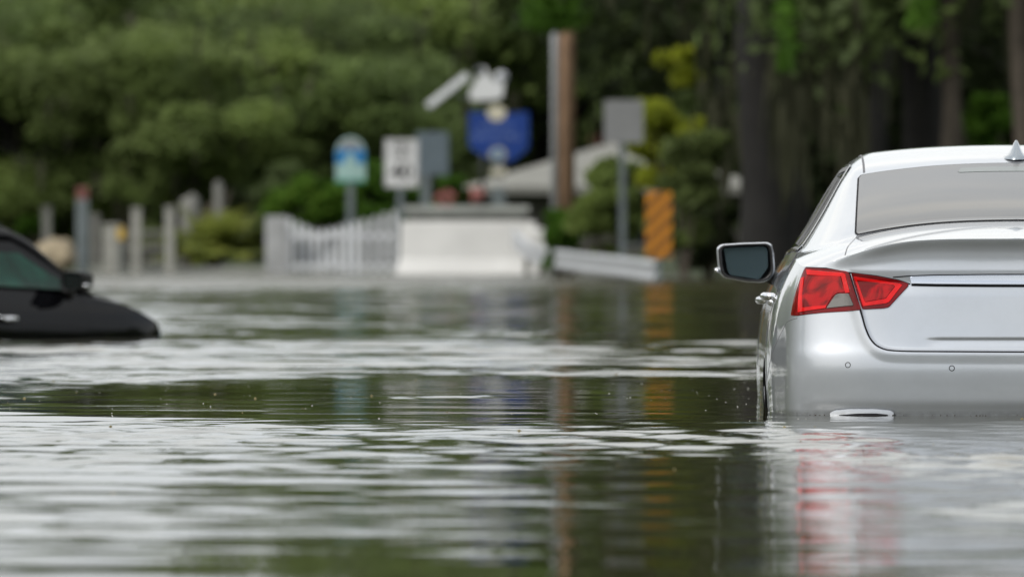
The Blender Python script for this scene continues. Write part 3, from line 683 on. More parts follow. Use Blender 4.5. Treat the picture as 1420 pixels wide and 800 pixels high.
def build_water():
    ys = [14.0]
    while ys[-1] < 170: ys.append(ys[-1]+max(.028, ys[-1]*.0016))
    ys = np.array(ys); pre = np.array([-900, -400, -150, -60, -20, -5, 2, 6, 9, 11, 12.5, 13.3]); post = np.array([175, 185, 200, 250, 350, 600, 900])
    # finer run-in between 6 m and 14 m so the side step stays wavy
    YY = np.concatenate([pre, ys, post])
    u = np.linspace(-1, 1, 231); ext = np.array([1.15, 1.5, 2.2, 4, 9, 25, 70]); U = np.concatenate([-ext[::-1], u, ext])
    Yg, Ug = np.meshgrid(YY, U, indexing='ij'); half = 3.0+.095*np.clip(Yg, 0, 170); Xg = Ug*half
    fade = (1-sstep(1.0, 1.5, np.abs(Ug)))*sstep(11, 14.5, Yg)
    Z = waves(Xg, Yg)*fade
    P = np.stack([Xg, Yg, Z], -1); V, Fq = gridmesh(P); Fq = Fq[:, ::-1]
    me = bpy.data.meshes.new('water'); nv, nf = len(V), len(Fq)
    me.vertices.add(nv); me.loops.add(nf*4); me.polygons.add(nf)
    me.vertices.foreach_set('co', V.astype(np.float32).ravel()); me.loops.foreach_set('vertex_index', Fq.astype(np.int32).ravel())
    me.polygons.foreach_set('loop_start', np.arange(0, nf*4, 4, dtype=np.int32)); me.polygons.foreach_set('loop_total', np.full(nf, 4, dtype=np.int32))
    me.polygons.foreach_set('use_smooth', np.ones(nf, bool)); me.update(calc_edges=True)
    m, nt, b = mat('flood_water')
    b.inputs['Base Color'].default_value = (.040, .039, .018, 1); b.inputs['IOR'].default_value = 1.33
    g = N(nt, 'ShaderNodeNewGeometry'); mp = N(nt, 'ShaderNodeMapping'); mp.inputs['Scale'].default_value = (.8, 1.0, 1); nt.links.new(g.outputs['Position'], mp.inputs['Vector'])
    nz = N(nt, 'ShaderNodeTexNoise', Scale=9., Detail=4., Roughness=.6); nt.links.new(mp.outputs[0], nz.inputs['Vector'])
    n2 = N(nt, 'ShaderNodeTexNoise', Scale=.35, Detail=2.); nt.links.new(mp.outputs[0], n2.inputs['Vector'])
    mr = N(nt, 'ShaderNodeMapRange'); mr.inputs['From Min'].default_value = .42; mr.inputs['From Max'].default_value = .62; mr.inputs['To Min'].default_value = .08; mr.inputs['To Max'].default_value = .42
    nt.links.new(n2.outputs['Fac'], mr.inputs['Value'])
    bp = N(nt, 'ShaderNodeBump', Distance=.0031); nt.links.new(nz.outputs['Fac'], bp.inputs['Height']); nt.links.new(mr.outputs[0], bp.inputs['Strength'])
    nt.links.new(bp.outputs['Normal'], b.inputs['Normal'])
    sp = N(nt, 'ShaderNodeSeparateXYZ'); nt.links.new(g.outputs['Position'], sp.inputs[0])
    rr = N(nt, 'ShaderNodeMapRange'); rr.inputs['From Min'].default_value = 33; rr.inputs['From Max'].default_value = 130; rr.inputs['To Min'].default_value = .02; rr.inputs['To Max'].default_value = .13
    nt.links.new(sp.outputs['Y'], rr.inputs['Value'])
    r2 = N(nt, 'ShaderNodeMapRange'); r2.inputs['From Min'].default_value = 98; r2.inputs['From Max'].default_value = 116; r2.inputs['To Min'].default_value = 0; r2.inputs['To Max'].default_value = .14
    nt.links.new(sp.outputs['Y'], r2.inputs['Value']); ad = N(nt, 'ShaderNodeMath', operation='ADD'); nt.links.new(rr.outputs[0], ad.inputs[0]); nt.links.new(r2.outputs[0], ad.inputs[1]); nt.links.new(ad.outputs[0], b.inputs['Roughness'])
    me.materials.append(m); return link('water', me, kind='structure')
build_water()
# drifting bubbles and bits of leaf on the calm water: nobody could count them
def flecks(name, n, y0, y1, x0, x1, r0, r1, mt, seed, label, near_car=False):
    q = np.random.default_rng(seed); X = q.uniform(x0, x1, n); Y = q.uniform(y0, y1, n)
    if near_car: Y = D+.06+np.abs(X-XC)**2*.15-np.abs(q.normal(0, .05, n))
    Zw = waves(X, Y); V = []; Fc = []
    for i in range(n):
        rad = q.uniform(r0, r1); b_ = len(V); k = 7; h = rad*q.uniform(.25, .7)
        for j in range(k):
            a = 2*math.pi*j/k; w_ = rad*q.uniform(.7, 1.2); V.append((X[i]+w_*math.cos(a), Y[i]+w_*math.sin(a), Zw[i]-.001))
        V.append((X[i], Y[i], Zw[i]+h)); Fc += [(b_+j, b_+(j+1) % k, b_+k) for j in range(k)]
    mesh(name, V, Fc, mt, None, True, kind='stuff', label=label, category='debris') if False else props(mesh(name, V, Fc, mt, None, True), label, 'debris', None, 'stuff')
flecks('floating_bubbles', 300, 28.0, 38, -3.4, 1.0, .0012, .0042, simple('foam', (.5, .5, .46), .3, var=.1), 61, 'tiny pale bubbles drifting on the calm dark water')
flecks('floating_bits', 160, 20, 60, -4, 3, .004, .011, simple('leaf_litter', (.16, .13, .05), .8, var=.5, scale=9), 62, 'specks of leaf litter floating on the water')
flecks('clinging_debris', 120, 29, 29.2, XC-.8, XC+.8, .002, .006, simple('dark_debris', (.03, .025, .018), .9), 63, 'dark specks gathered along the bumper waterline', True)

# ------------------------------------------------------------------ land (one sheet: drowned road bed in front, banks behind)
def build_ground():
    YY = np.concatenate([np.array([-900, -300, -100, 0, 30, 60, 90]), np.arange(100, 260, 2.0), np.array([280, 330, 420, 600, 900])])
    XX = np.concatenate([np.array([-900, -400, -150, -80, -50]), np.arange(-36, 37, 1.5), np.array([50, 80, 150, 400, 900])])
    Yg, Xg = np.meshgrid(YY, XX, indexing='ij')
    shore = 152-38*sstep(.5, 5.0, Xg)-2*np.sin(Xg*.4)
    Z = -.54+.60*sstep(-7, 3, Yg-shore)+.25*sstep(4, 40, Yg-shore)+.05*np.sin(Xg*.9)*np.sin(Yg*.31)*sstep(0, 6, Yg-shore)
    V, Fq = gridmesh(np.stack([Xg, Yg, Z], -1)); return mesh('ground', V, Fq[:, ::-1], M['land'], kind='structure')
build_ground()
SHORE = lambda x: 152-38*float(sstep(.5, 5.0, np.array(x)))

# ------------------------------------------------------------------ vegetation
def leafquads(C, size, r, flat=0.):
    n = len(C); a = r.normal(size=(n, 3)); a /= np.linalg.norm(a, axis=1, keepdims=True)
    b = r.normal(size=(n, 3)); b -= a*np.sum(a*b, 1, keepdims=True); b /= np.linalg.norm(b, axis=1, keepdims=True)
    s = size*r.uniform(.6, 1.3, n)[:, None]; a = a*s; b = b*s*.55
    return np.stack([C-a, C-b*.9+a*.1, C+a, C+b*.9+a*.1], 1)
def crown_points(r, cen, rad, nclump, nleaf, csize):
    d = r.normal(size=(nclump, 3)); d /= np.linalg.norm(d, axis=1, keepdims=True); q = r.uniform(.25, 1, nclump)**.5
    K = np.array(cen)+d*q[:, None]*np.array(rad); K[:, 2] = np.maximum(K[:, 2], cen[2]-rad[2]*.8)
    i = r.integers(0, nclump, nleaf); cs = csize*r.uniform(.5, 1.3, nclump)
    o = r.normal(size=(nleaf, 3)); o /= np.linalg.norm(o, axis=1, keepdims=True)
    return K[i]+o*(r.uniform(0, 1, nleaf)**.45)[:, None]*cs[i][:, None]*np.array([1, 1, .65]), K
def oak(seed, h, rad, trunk_r, nleaf, leafm, moss=0, low=2.0, name='oak_tree', lean=0., barkm=None):
    r = np.random.default_rng(seed); root = empty(name, (0, 0, 0))
    barkm = barkm or M['bark']
    cz = (h+low)/2; C, K = crown_points(r, (0, 0, cz), (rad, rad, (h-low)/2), 60, nleaf, rad*.27)
    tb = MB(); top = Vector((lean*h*.3, 0, cz*.75))
    tb.tube([(0, 0, -1), (0, 0, 0), (lean*.3, .02, top.z*.35), (top.x*.7, .05, top.z*.7), top], [trunk_r*1.5, trunk_r*1.2, trunk_r, trunk_r*.9, trunk_r*.75], n=14, jit=.06)
    for k in K[::4]:
        k = Vector(k); st = Vector((0, 0, 0)).lerp(top, r.uniform(.55, 1.0)); md = (st+k)/2+Vector((0, 0, r.uniform(-.3, .5)))
        tb.tube([st, md, k], [trunk_r*.42, trunk_r*.24, trunk_r*.08], n=7)
    tb.build('trunk', barkm, root, smooth=True)
    fastquads('crown', leafquads(C, .15, r), leafm, root)
    if moss:
        i = r.integers(0, len(K), moss); P = K[i]+r.normal(size=(moss, 3))*np.array([.8, .8, .5])*rad*.22; L = r.uniform(.4, 1.4, moss)
        w = r.uniform(.05, .16, moss); a = r.uniform(0, np.pi, moss); dx = np.stack([np.cos(a)*w, np.sin(a)*w, 0*a], 1); dz = np.stack([r.normal(0, .05, moss), r.normal(0, .05, moss), -L], 1)
        Q = np.stack([P-dx, P+dx, P+dx*.3+dz, P-dx*.3+dz], 1); fastquads('hanging_moss', Q, M['moss'], root, kind='stuff')
    return root
def tree_copy(src, loc, rz, sc, **kw):
    o = src.copy(); COL.objects.link(o); o.location = loc; o.rotation_euler = (0, 0, rz); o.scale = (sc, sc, sc*(.70 if loc[0] < -4 and loc[1] < 190 else .82 if loc[0] < -6 else 1))
    for ch in src.children:
        c = ch.copy(); COL.objects.link(c); c.parent = o
    for k in ('label', 'group', 'category'):
        if k in o: del o[k]
    return props(o, **kw)
def put(o, loc, rz=0., sc=1., **kw):
    o.location = loc; o.rotation_euler = (0, 0, rz); o.scale = (sc, sc, sc*(.72 if loc[0] < -4 and loc[1] < 190 else 1)); return props(o, **kw)
def bush(name, seed, loc, rad, nleaf, m, size=.10, stems=True, **kw):
    r = np.random.default_rng(seed); root = empty(name, loc, **kw)
    C, K = crown_points(r, (0, 0, rad[2]*.95), rad, 26, nleaf, min(rad)*.42)
    C[:, 2] = np.abs(C[:, 2]); fastquads('foliage', leafquads(C, size, r), m, root)
    if stems:
        s = MB()
        for k in K[::5]: s.tube([(0, 0, -.1), Vector(k)*.5, Vector(k)], [.035, .02, .008], n=6)
        s.build('stem', M['bark_light'], root)
    return root
def palmetto(seed, loc, n, L, m, **kw):
    r = np.random.default_rng(seed); root = empty('palm_bush', loc, **kw); Q = []
    for i in range(n):
        a = r.uniform(0, 2*np.pi); el = r.uniform(.35, 1.45); d = np.array([math.cos(a)*math.cos(el), math.sin(a)*math.cos(el), math.sin(el)]); ln = L*r.uniform(.6, 1.1)
        base = np.array([0, 0, .2]); side = np.cross(d, [0, 0, 1.]); side /= np.linalg.norm(side)+1e-9
        prev = base
        for j in range(1, 8):
            t = j/7; p = base+d*ln*t+np.array([0, 0, -.45*ln*t*t]); w = .16*math.sin(math.pi*min(1, t*.9+.1))*ln+.01
            q = side*w
            for sg in (-1, 1):
                for e in (0, .5):
                    o_ = prev+(p-prev)*e; Q.append([o_, o_+(p-prev)*.35, o_+(p-prev)*.9+sg*q+np.array([0, 0, -.12*w]), o_+(p-prev)*.55+sg*q*.95])
            prev = p
    fastquads('fronds', Q, m, root)
    s = MB(); s.tube([(0, 0, -.2), (0, 0, .3), (.05, 0, .55)], [.14, .13, .09], n=10, jit=.1); s.build('trunk', M['bark_light'], root, smooth=True)
    return root

G_TREE = 'dense trees behind the flooded road'
tA = oak(21, 9.0, 5.2, .40, 30000, M['leaf_dark'], 260, low=1.4)
tB = oak(22, 9.5, 5.6, .45, 30000, M['leaf_mid'], 200, low=1.5)
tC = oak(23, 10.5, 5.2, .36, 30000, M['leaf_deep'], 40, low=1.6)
put(tA, (-8.6, 176, .1), .3, 1.0, label='dark broad oak behind the left fence posts, crown hanging low', cat='tree', group=G_TREE)
put(tB, (-5.6, 179, .1), 1.1, 1.0, label='mid green oak behind the white picket fence', cat='tree', group=G_TREE)
put(tC, (6.2, 142, .1), 2.0, 1.0, label='mossy oak directly behind the striped marker board', cat='tree', group=G_TREE)
spots = [(tB, -7.2, 186, 2.2, .85, 'rounded green oak behind the palm bush at left'),
         (tB, -7.0, 171, 3.9, .72, 'smaller green oak whose crown hangs above the palm bush'),
         (tA, -4.4, 173, 2.9, .8, 'smaller dark oak above the arched blue sign'),
         (tB, -9.8, 172, 5.3, .75, 'smaller green oak above the red capped post'),
         (tB, -13.5, 181, 4.2, .80, 'oak beyond the left edge of the road'),
         (tA, -11.4, 194, 4.0, .85, 'hazy dark oak farthest left in the back row'),
         (tA, .8, 190, 5.0, 1.05, 'tall dark oak behind the blue shield sign'),
         (tB, 1.8, 214, 2.6, 1.2, 'tall dark oak behind the pale roofed house'),
         (tA, -4.5, 212, .6, 1.1, 'tall dark oak in the back row above the speed limit sign'),
         (tB, -9.5, 218, .2, 1.0, 'green oak in the back row above the black car'),
         (tC, 8.9, 150, .7, 1.0, 'mossy oak behind the roof of the silver car'),
         (tC, 12.6, 143, 3.3, 1.0, 'mossy oak beyond the right edge of the picture'),
         (tA, 8.0, 178, 1.0, 1.2, 'dense dark oak closing the gap behind the mossy trees'),
         (tA, 14.0, 186, 3.0, 1.2, 'dense dark oak behind the trees at the far right'),
         (tA, 6.4, 205, 4.0, 1.3, 'tall dark oak behind the yellow green sapling')]
for (src, x, y, rz, s, lb) in spots: tree_copy(src, (x, y, .1), rz, s, label=lb, cat='tree', group=G_TREE)
# bare dark trunks of the right-hand wood
def trunk_tree(px0, px1, Y, lean, seed, m, label, top=7.5, slim=1., moss=60):
    r = np.random.default_rng(seed); rad = (px1-px0)*Y/F/2*1.12; x = xw((px0+px1)/2, Y); root = empty('mossy_tree', (x, Y, .0), label=label, cat='tree', group='trunks of the wood at the right')
    tb = MB(); n = 9; pts = [(lean*i/n*top+.05*math.sin(i*1.3+seed), .1*math.sin(i+seed), -.6+i*(top+.6)/(n-1)) for i in range(n)]
    tb.tube(pts, [rad*(1.35 if i == 0 else 1.1-.35*i/n) for i in range(n)], n=14, jit=.07)
    K = []
    for i in range(9):
        z = r.uniform(3.9, top); a = r.uniform(0, 6.28); st = Vector((lean*z, 0, z)); en = st+Vector((math.cos(a)*r.uniform(1., 2.4), math.sin(a)*1.5, r.uniform(-.3, 1.2)))
        tb.tube([st, (st+en)/2+Vector((0, 0, .2)), en], [rad*.35, rad*.22, rad*.08], n=7); K.append(en)
    tb.build('trunk', m, root, smooth=True)
    K = np.array([tuple(k) for k in K]); i = r.integers(0, len(K), 5200); C = K[i]+r.normal(size=(5200, 3))*np.array([.75, .75, .5])
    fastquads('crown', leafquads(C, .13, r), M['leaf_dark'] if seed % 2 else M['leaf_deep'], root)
    if moss:
        i = r.integers(0, len(K), moss); P = K[i]+r.normal(size=(moss, 3))*np.array([.6, .6, .5]); L = r.uniform(.8, 2.6, moss); w = r.uniform(.05, .15, moss); a = r.uniform(0, 3.14, moss)
        dx = np.stack([np.cos(a)*w, np.sin(a)*w, 0*a], 1); dz = np.stack([r.normal(0, .08, moss), 0*L, -L], 1)
        fastquads('hanging_moss', np.stack([P-dx, P+dx, P+dx*.25+dz, P-dx*.25+dz], 1), M['moss'], root, kind='stuff')
    return root
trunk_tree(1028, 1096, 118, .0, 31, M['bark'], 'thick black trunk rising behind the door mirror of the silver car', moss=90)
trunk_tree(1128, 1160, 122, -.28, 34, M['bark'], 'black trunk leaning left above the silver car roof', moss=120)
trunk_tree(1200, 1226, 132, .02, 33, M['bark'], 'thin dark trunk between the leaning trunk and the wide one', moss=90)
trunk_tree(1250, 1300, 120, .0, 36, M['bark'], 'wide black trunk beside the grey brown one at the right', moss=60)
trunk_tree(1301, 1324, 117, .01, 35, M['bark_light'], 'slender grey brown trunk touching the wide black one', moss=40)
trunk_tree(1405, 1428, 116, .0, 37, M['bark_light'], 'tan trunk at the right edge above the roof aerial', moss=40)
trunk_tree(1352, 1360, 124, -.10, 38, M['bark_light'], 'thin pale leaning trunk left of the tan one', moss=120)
# curtains of moss and leafy boughs in front of the dark wood
def curtain(name, px0, px1, py0, py1, Y, n, m, size, seed, label, cat, hang=.8, leaves=False):
    r = np.random.default_rng(seed); c = at((px0+px1)/2, py0, Y); root = empty(name, c, label=label, cat=cat)
    W = (px1-px0)*Y/F/2; Ht = (py1-py0)*Y/F
    P = np.stack([r.normal(0, W*.55, n), r.normal(0, .5, n), -r.uniform(0, 1, n)**1.1*Ht], 1)
    if leaves: Q = leafquads(P, size, r)
    else:
        L = r.uniform(.3, hang, n); w = r.uniform(.02, .07, n); a = r.uniform(0, 3.14, n); dx = np.stack([np.cos(a)*w, np.sin(a)*w, 0*a], 1); dz = np.stack([r.normal(0, .05, n), 0*L, -L], 1)
        Q = np.stack([P-dx, P+dx, P+dx*.25+dz, P-dx*.25+dz], 1)
    fastquads('foliage' if leaves else 'strands', Q, m, root, kind='stuff')
    tb = MB(); tb.tube([(0, .2, 3.5), (.1, .1, 1.5), (0, 0, -Ht*.2), (-.05, 0, -Ht*.75)], [.05, .04, .025, .01], n=6); tb.build('branch', M['bark'], root)
    return root
curtain('moss_curtain', 1065, 1120, 20, 200, 116, 110, M['moss'], 0, 41, 'grey green moss hanging right of the thick black trunk', 'hanging moss', 1.1)
curtain('moss_curtain', 1150, 1215, 90, 330, 128, 150, M['moss'], 0, 42, 'grey green moss hanging above the rear pillar of the silver car', 'hanging moss', 1.2)
curtain('moss_curtain', 965, 1025, 120, 330, 121, 60, M['moss'], 0, 43, 'grey green moss hanging left of the thick black trunk', 'hanging moss', 1.2)
curtain('leafy_bough', 1078, 1100, -20, 100, 114, 350, M['leaf_bright'], .07, 44, 'small green leafy sprig hanging at the top beside the thick trunk', 'bough', leaves=True)
curtain('leafy_bough', 1258, 1292, -40, 40, 113, 300, M['leaf_bright'], .07, 45, 'small green leafy sprig hanging at the top above the silver roof', 'bough', leaves=True)
curtain('leafy_bough', 735, 800, -60, 42, 130, 2200, M['leaf_bright'], .09, 46, 'green leafy bough hiding the top of the wooden pole', 'bough', leaves=True)
# shrubs
def shr(name, px, pyb, pyt, w, Y, seed, m, n, label, size=.09, cat='shrub', **k):
    z1 = zw(pyt, Y); z0 = max(-.02, zw(pyb, Y)); rz_ = (z1-z0)/2/.95; return bush(name, seed, (xw(px, Y), Y, z0), (w*Y/F/2, max(.5, w*Y/F/2*.8), rz_), n, m, size, label=label, cat=cat, **k)
shr('shrub', 935, 310, 50, 118, 127, 51, M['leaf_yellow'], 17000, 'yellow green sapling to the right of the square sign back', cat='sapling')
shr('shrub', 845, 372, 225, 110, 128, 52, M['leaf_mid'], 14000, 'muted green shrub behind the guard rail and sign post')
shr('shrub', 950, 380, 175, 110, 119.5, 53, M['leaf_mid'], 15000, 'tall loose shrub behind the striped marker board')
shr('shrub', 985, 385, 270, 80, 121, 54, M['leaf_deep'], 5000, 'dark shrub at the waterline left of the door mirror')
shr('shrub', 430, 330, 250, 120, 158, 55, M['leaf_bright'], 7000, 'bright green bush spilling over the left of the picket fence')
shr('shrub', 520, 330, 225, 130, 163, 56, M['leaf_bright'], 8000, 'bright green bush behind the speed limit sign')
shr('shrub', 395, 345, 225, 90, 166, 57, M['leaf_dark'], 6000, 'dark bush between the palm bush and the picket fence')
shr('shrub', 630, 330, 240, 60, 166, 58, M['leaf_bright'], 3500, 'green bush between the grey sign back and the house')
shr('shrub', 775, 372, 290, 50, 133, 59, M['leaf_bright'], 3000, 'small green bush at the foot of the wooden pole')
shr('shrub', 1370, 330, 130, 70, 128, 60, M['leaf_bright'], 5000, 'bright green shrub above the roof of the silver car')
shr('shrub', 50, 330, 300, 60, 170, 61, M['leaf_bright'], 2500, 'low bright green shrub above the black car windscreen')
shr('shrub', 190, 345, 120, 90, 168, 62, M['leaf_mid'], 8000, 'tall pale green shrub behind the post gate', size=.12)
shr('shrub', 40, 340, 170, 150, 178, 64, M['leaf_mid'], 11000, 'big dark shrub above the windscreen of the black car', size=.14)
shr('shrub', 130, 345, 150, 120, 181, 65, M['leaf_mid'], 11000, 'big hazy green shrub behind the red capped post', size=.14)
shr('shrub', 255, 350, 170, 120, 176, 66, M['leaf_mid'], 11000, 'big dark green shrub behind the palm bush', size=.14)
shr('shrub', 335, 350, 190, 100, 179, 67, M['leaf_mid'], 9000, 'big green shrub right of the palm bush', size=.14)
shr('shrub', 115, 345, 285, 70, 172, 63, M['leaf_dark'], 3500, 'dark shrub behind the tan boulder')
for i, (px, py, w) in enumerate(((617, 276, 30), (662, 268, 20), (832, 196, 26))):
    shr('flowering_bush', px, py+14, py-10, w, (152, 151, 196)[i], 70+i, M['flower'], 350, ('cluster of pink flowers left on the grey wall', 'small round cluster of pink flowers right on the grey wall', 'red flowering top behind the house roof')[i], size=.035, cat='flowers', group='pink flower clusters', stems=True)
palmetto(81, (xw(295, 153), 153, .0), 80, 1.95, M['leaf_palm'], label='yellow green palm bush at the waterline left of the picket fence', cat='palm')
palmetto(82, (xw(268, 156), 156, .0), 36, 1.3, M['leaf_palm'], label='smaller palm bush tucked behind the left of the larger one', cat='palm')
for i, (px, pt, rr_, lb) in enumerate(((262, 272, .20, 'short broad weathered stump standing behind the palm bush'), (302, 252, .10, 'thin grey snag poking up above the palm bush'))):
    Y = 157+i*2; zt = zw(pt, Y)
    root = empty('tree_stump', (xw(px, Y), Y, 0), label=lb, cat='stump')
    t = MB(); t.tube([(0, 0, -.1), (.04, 0, zt*.5), (.01, 0, zt-.05), (-.02, 0, zt)], [rr_*1.15, rr_, rr_*.9, rr_*.5], n=12, jit=.08); t.build('trunk', M['weathered_wood'], root, smooth=True)
    t = MB(); t.tube([(.0, 0, zt*.62), (rr_*1.6, -.02, zt*.75), (rr_*2.2, -.02, zt*.92)], [rr_*.4, rr_*.3, rr_*.15], n=8); t.build('branch_stub', M['bark_light'], root, smooth=True)

r = np.random.default_rng(200)
n = 22000; a = r.uniform(4.5, 26, n); hh = 4.2+.6*np.sin(a*1.7)
P = np.stack([a, 163+r.normal(0, .9, n), r.uniform(0, 1, n)**.8*hh], 1)
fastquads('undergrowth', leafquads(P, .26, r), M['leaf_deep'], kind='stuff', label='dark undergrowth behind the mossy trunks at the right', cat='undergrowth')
n = 60000; a = r.uniform(-30, 30, n); hh = 5.2+1.0*np.sin(a*.7)+.8*np.sin(a*1.9+1)
P = np.stack([a, 222+r.normal(0, 1.2, n)+2*np.sin(a*.4), r.uniform(0, 1, n)**.8*hh], 1)
fastquads('undergrowth', leafquads(P, .34, r), M['leaf_mid'], kind='stuff', label='dark undergrowth closing the view below the tree crowns', cat='undergrowth')
BELT = [(-34, 205), (-40, 120), (-46, 40), (-44, -30), (-20, -56), (20, -58), (52, -40), (60, 30), (54, 110), (30, 200)]  # belt out of view, added to darken what the cars reflect
n = 120000; t = r.uniform(0, len(BELT)-1.001, n); i = t.astype(int); u = (t-i)[:, None]; BP = np.array(BELT, float); Bq = BP[i]*(1-u)+BP[i+1]*u
hh = 10.5+1.8*np.sin(t*9)+1.4*np.sin(t*23+1)+.8*np.sin(t*61)
P = np.stack([Bq[:, 0]+r.normal(0, 1.6, n), Bq[:, 1]+r.normal(0, 1.6, n), r.uniform(0, 1, n)**.7*hh-.3], 1)
fastquads('unseen_wood', leafquads(P, .62, r), M['leaf_mid'], kind='stuff', label='unseen belt of dense woodland beside and behind the viewer, added for reflections', cat='woodland')

# ------------------------------------------------------------------ street furniture
def flat_text(s, size, mt, parent, loc, name='lettering', sx=1.):
    cu = bpy.data.curves.new(name, 'FONT'); cu.body = s; cu.size = size; cu.align_x = 'CENTER'; cu.align_y = 'CENTER'; cu.extrude = .001; cu.offset = size*.02
    t = bpy.data.objects.new(name, cu); dg = bpy.context.evaluated_depsgraph_get(); COL.objects.link(t); bpy.context.view_layer.update()
    me = bpy.data.meshes.new_from_object(t.evaluated_get(bpy.context.evaluated_depsgraph_get())); bpy.data.objects.remove(t)
    me.materials.clear(); me.materials.append(mt); o = link(name, me, parent); o.location = loc; o.rotation_euler = (R(90), 0, 0); o.scale = (sx, 1, 1); return o
def post_sign(name, px0, px1, py0, py1, Y, facem, label, post_px=None, post_bot=-.54, postm=None, rim=.004, cat='sign', postw=.05):
    x = xw((px0+px1)/2, Y); root = empty(name, (x, Y, post_bot), label=label, cat=cat); w = (px1-px0)*Y/F; z0, z1 = zw(py1, Y)-post_bot, zw(py0, Y)-post_bot
    b = MB(); b.prism(roundpoly([(-w/2, z0), (w/2, z0), (w/2, z1), (-w/2, z1)], .03), -.004, .004); f = b.build('panel', facem, root)
    p = MB(); ppx = 0 if post_px is None else xw(post_px, Y)-x
    p.prism([(ppx-postw/2, 0), (ppx+postw/2, 0), (ppx+postw/2, z1-.05), (ppx-postw/2, z1-.05)], .008, .045); p.build('post', postm or M['galv_dark'], root)
    return root, f, w, z0, z1
# speed limit sign
rt, f, w, z0, z1 = post_sign('speed_limit_sign', 533.5, 580, 193, 260, 148, M['white'], 'white rectangular speed limit sign on a thin post behind the picket fence', post_px=555, postw=.11)
b = MB(); m_ = .022; zz0, zz1 = z0+m_, z1-m_; ww = w/2-m_
for c, d in (((0, -.006, zz0), (2*ww, .003, .010)), ((0, -.006, zz1), (2*ww, .003, .010)), ((-ww, -.006, (zz0+zz1)/2), (.010, .003, zz1-zz0-.012)), ((ww, -.006, (zz0+zz1)/2), (.010, .003, zz1-zz0-.012))): b.box(c, d)
b.build('border', M['black'], rt)
flat_text('SPEED', .15, M['black'], rt, (0, -.006, z0+(z1-z0)*.85), sx=.85); flat_text('LIMIT', .15, M['black'], rt, (0, -.006, z0+(z1-z0)*.66), sx=.95); flat_text('40', .40, M['black'], rt, (0, -.006, z0+(z1-z0)*.31), sx=.95)
# arched blue sign
Y = 150; x = xw(486, Y); root = empty('arched_sign', (x, Y, -.54), label='small blue and white sign with arched top on a thin post', cat='sign')
w = 41*Y/F; zb, zs_, zt = zw(253, Y)+.54, zw(212, Y)+.54, zw(190, Y)+.54
arch = [(-w/2, zb), (w/2, zb), (w/2, zs_)]+[(w/2*math.cos(a), zs_+(zt-zs_)*math.sin(a)) for a in np.linspace(.15, math.pi-.15, 12)]+[(-w/2, zs_)]
b = MB(); b.prism(arch, -.004, .004); pn = b.build('panel', M['sign_teal'], root)
b = MB(); b.prism([(-w/2+.004, zs_-.19), (w/2-.004, zs_-.19), (w/2-.004, zs_+.02), (w/2*.85, zs_+.06), (-w/2*.85, zs_+.06), (-w/2+.004, zs_+.02)], -.007, -.0045); b.build('blue_band', M['sign_lightblue'], pn)
b = MB(); b.prism([(w*.40*math.cos(a), zs_+.07+(zt-zs_)*.62*math.sin(a)) for a in np.linspace(0, math.pi, 14)], -.009, -.0048); b.build('white_arch', M['sign_back'], pn)
b = MB(); b.prism(roundpoly([(-.10, zb+.04), (.10, zb+.04), (.08, zs_-.06), (0, zs_+.0), (-.08, zs_-.06)], .03), -.011, -.0072); b.build('emblem', M['sign_teal'], pn)
b = MB(); b.prism([(-w/2+.01, zb+.003), (w/2-.01, zb+.003), (w/2-.01, zb+.05), (-w/2+.01, zb+.05)], -.0125, -.0045); b.build('green_foot', simple('green_sign_band', (.05, .30, .22), .5), pn)
b = MB(); b.prism([(-.06, 0), (.06, 0), (.06, zs_), (-.06, zs_)], .008, .05); b.build('post', M['galv_dark'], root)
# grey sign backs
post_sign('sign_back', 577, 622, 183, 243, 155, M['sign_back_dark'], 'dark grey back of a square sign behind the speed limit sign', post_px=590, postw=.18, post_bot=-.1)
rt, *_ = post_sign('sign_back', 838, 892, 139, 198, 125, M['sign_back'], 'pale grey back of a square sign on a tall post before the shrubs', post_px=863, postw=.10, post_bot=-.1)
# blue shield town sign with emblem
Y = 160; x = xw(691.5, Y); zg = -.05; root = empty('town_sign', (x, Y, zg), label='large navy blue shield shaped sign with round crest on top', cat='sign')
w = 83*Y/F/2; Z = lambda py: zw(py, Y)-zg
sh = [(-w, Z(155)), (-w, Z(198)), (-w*.92, Z(206)), (-w*.5, Z(217)), (0, Z(227)), (w*.5, Z(223)), (w*.95, Z(207)), (w, Z(200)), (w, Z(155)), (w*.4, Z(157)), (-w*.4, Z(157))]
b = MB(); b.prism(sh, -.03, .03); pn = b.build('panel', M['sign_blue'], root)
def disc(cx, cz, rx, rz_, y0, y1, mt, nm, par):
    b = MB(); b.prism([(cx+rx*math.cos(a), cz+rz_*math.sin(a)) for a in np.linspace(0, 2*math.pi, 22)[:-1]], y0, y1); return b.build(nm, mt, par)
M['cream'] = simple('cream_paint', (.62, .58, .46), .6, var=.1)
disc(-.04, Z(157), 13*Y/F, 11*Y/F, -.05, -.032, M['cream'], 'crest', pn)
disc(-.02, Z(214), 12*Y/F, 10*Y/F, -.05, -.032, M['wall_pale'], 'lower_emblem', pn); disc(-.02, Z(214), 5*Y/F, 5*Y/F, -.056, -.0505, M['sign_lightblue'], 'emblem_centre', pn)
r = np.random.default_rng(5); b = MB()
for (py, x0, x1, hh, st) in ((176, -.36, .30, .05, .055), (190, -.46, .44, .09, .075)):
    xx = x0
    while xx < x1:
        k = r.integers(0, 3); b.box((xx, -.034, Z(py)), (.014, .004, hh))
        if k: b.box((xx+st*.35, -.034, Z(py)+hh*(.42 if k == 1 else -.42)), (st*.5, .004, .014))
        xx += st
b.build('lettering', M['pale_blue'], pn)
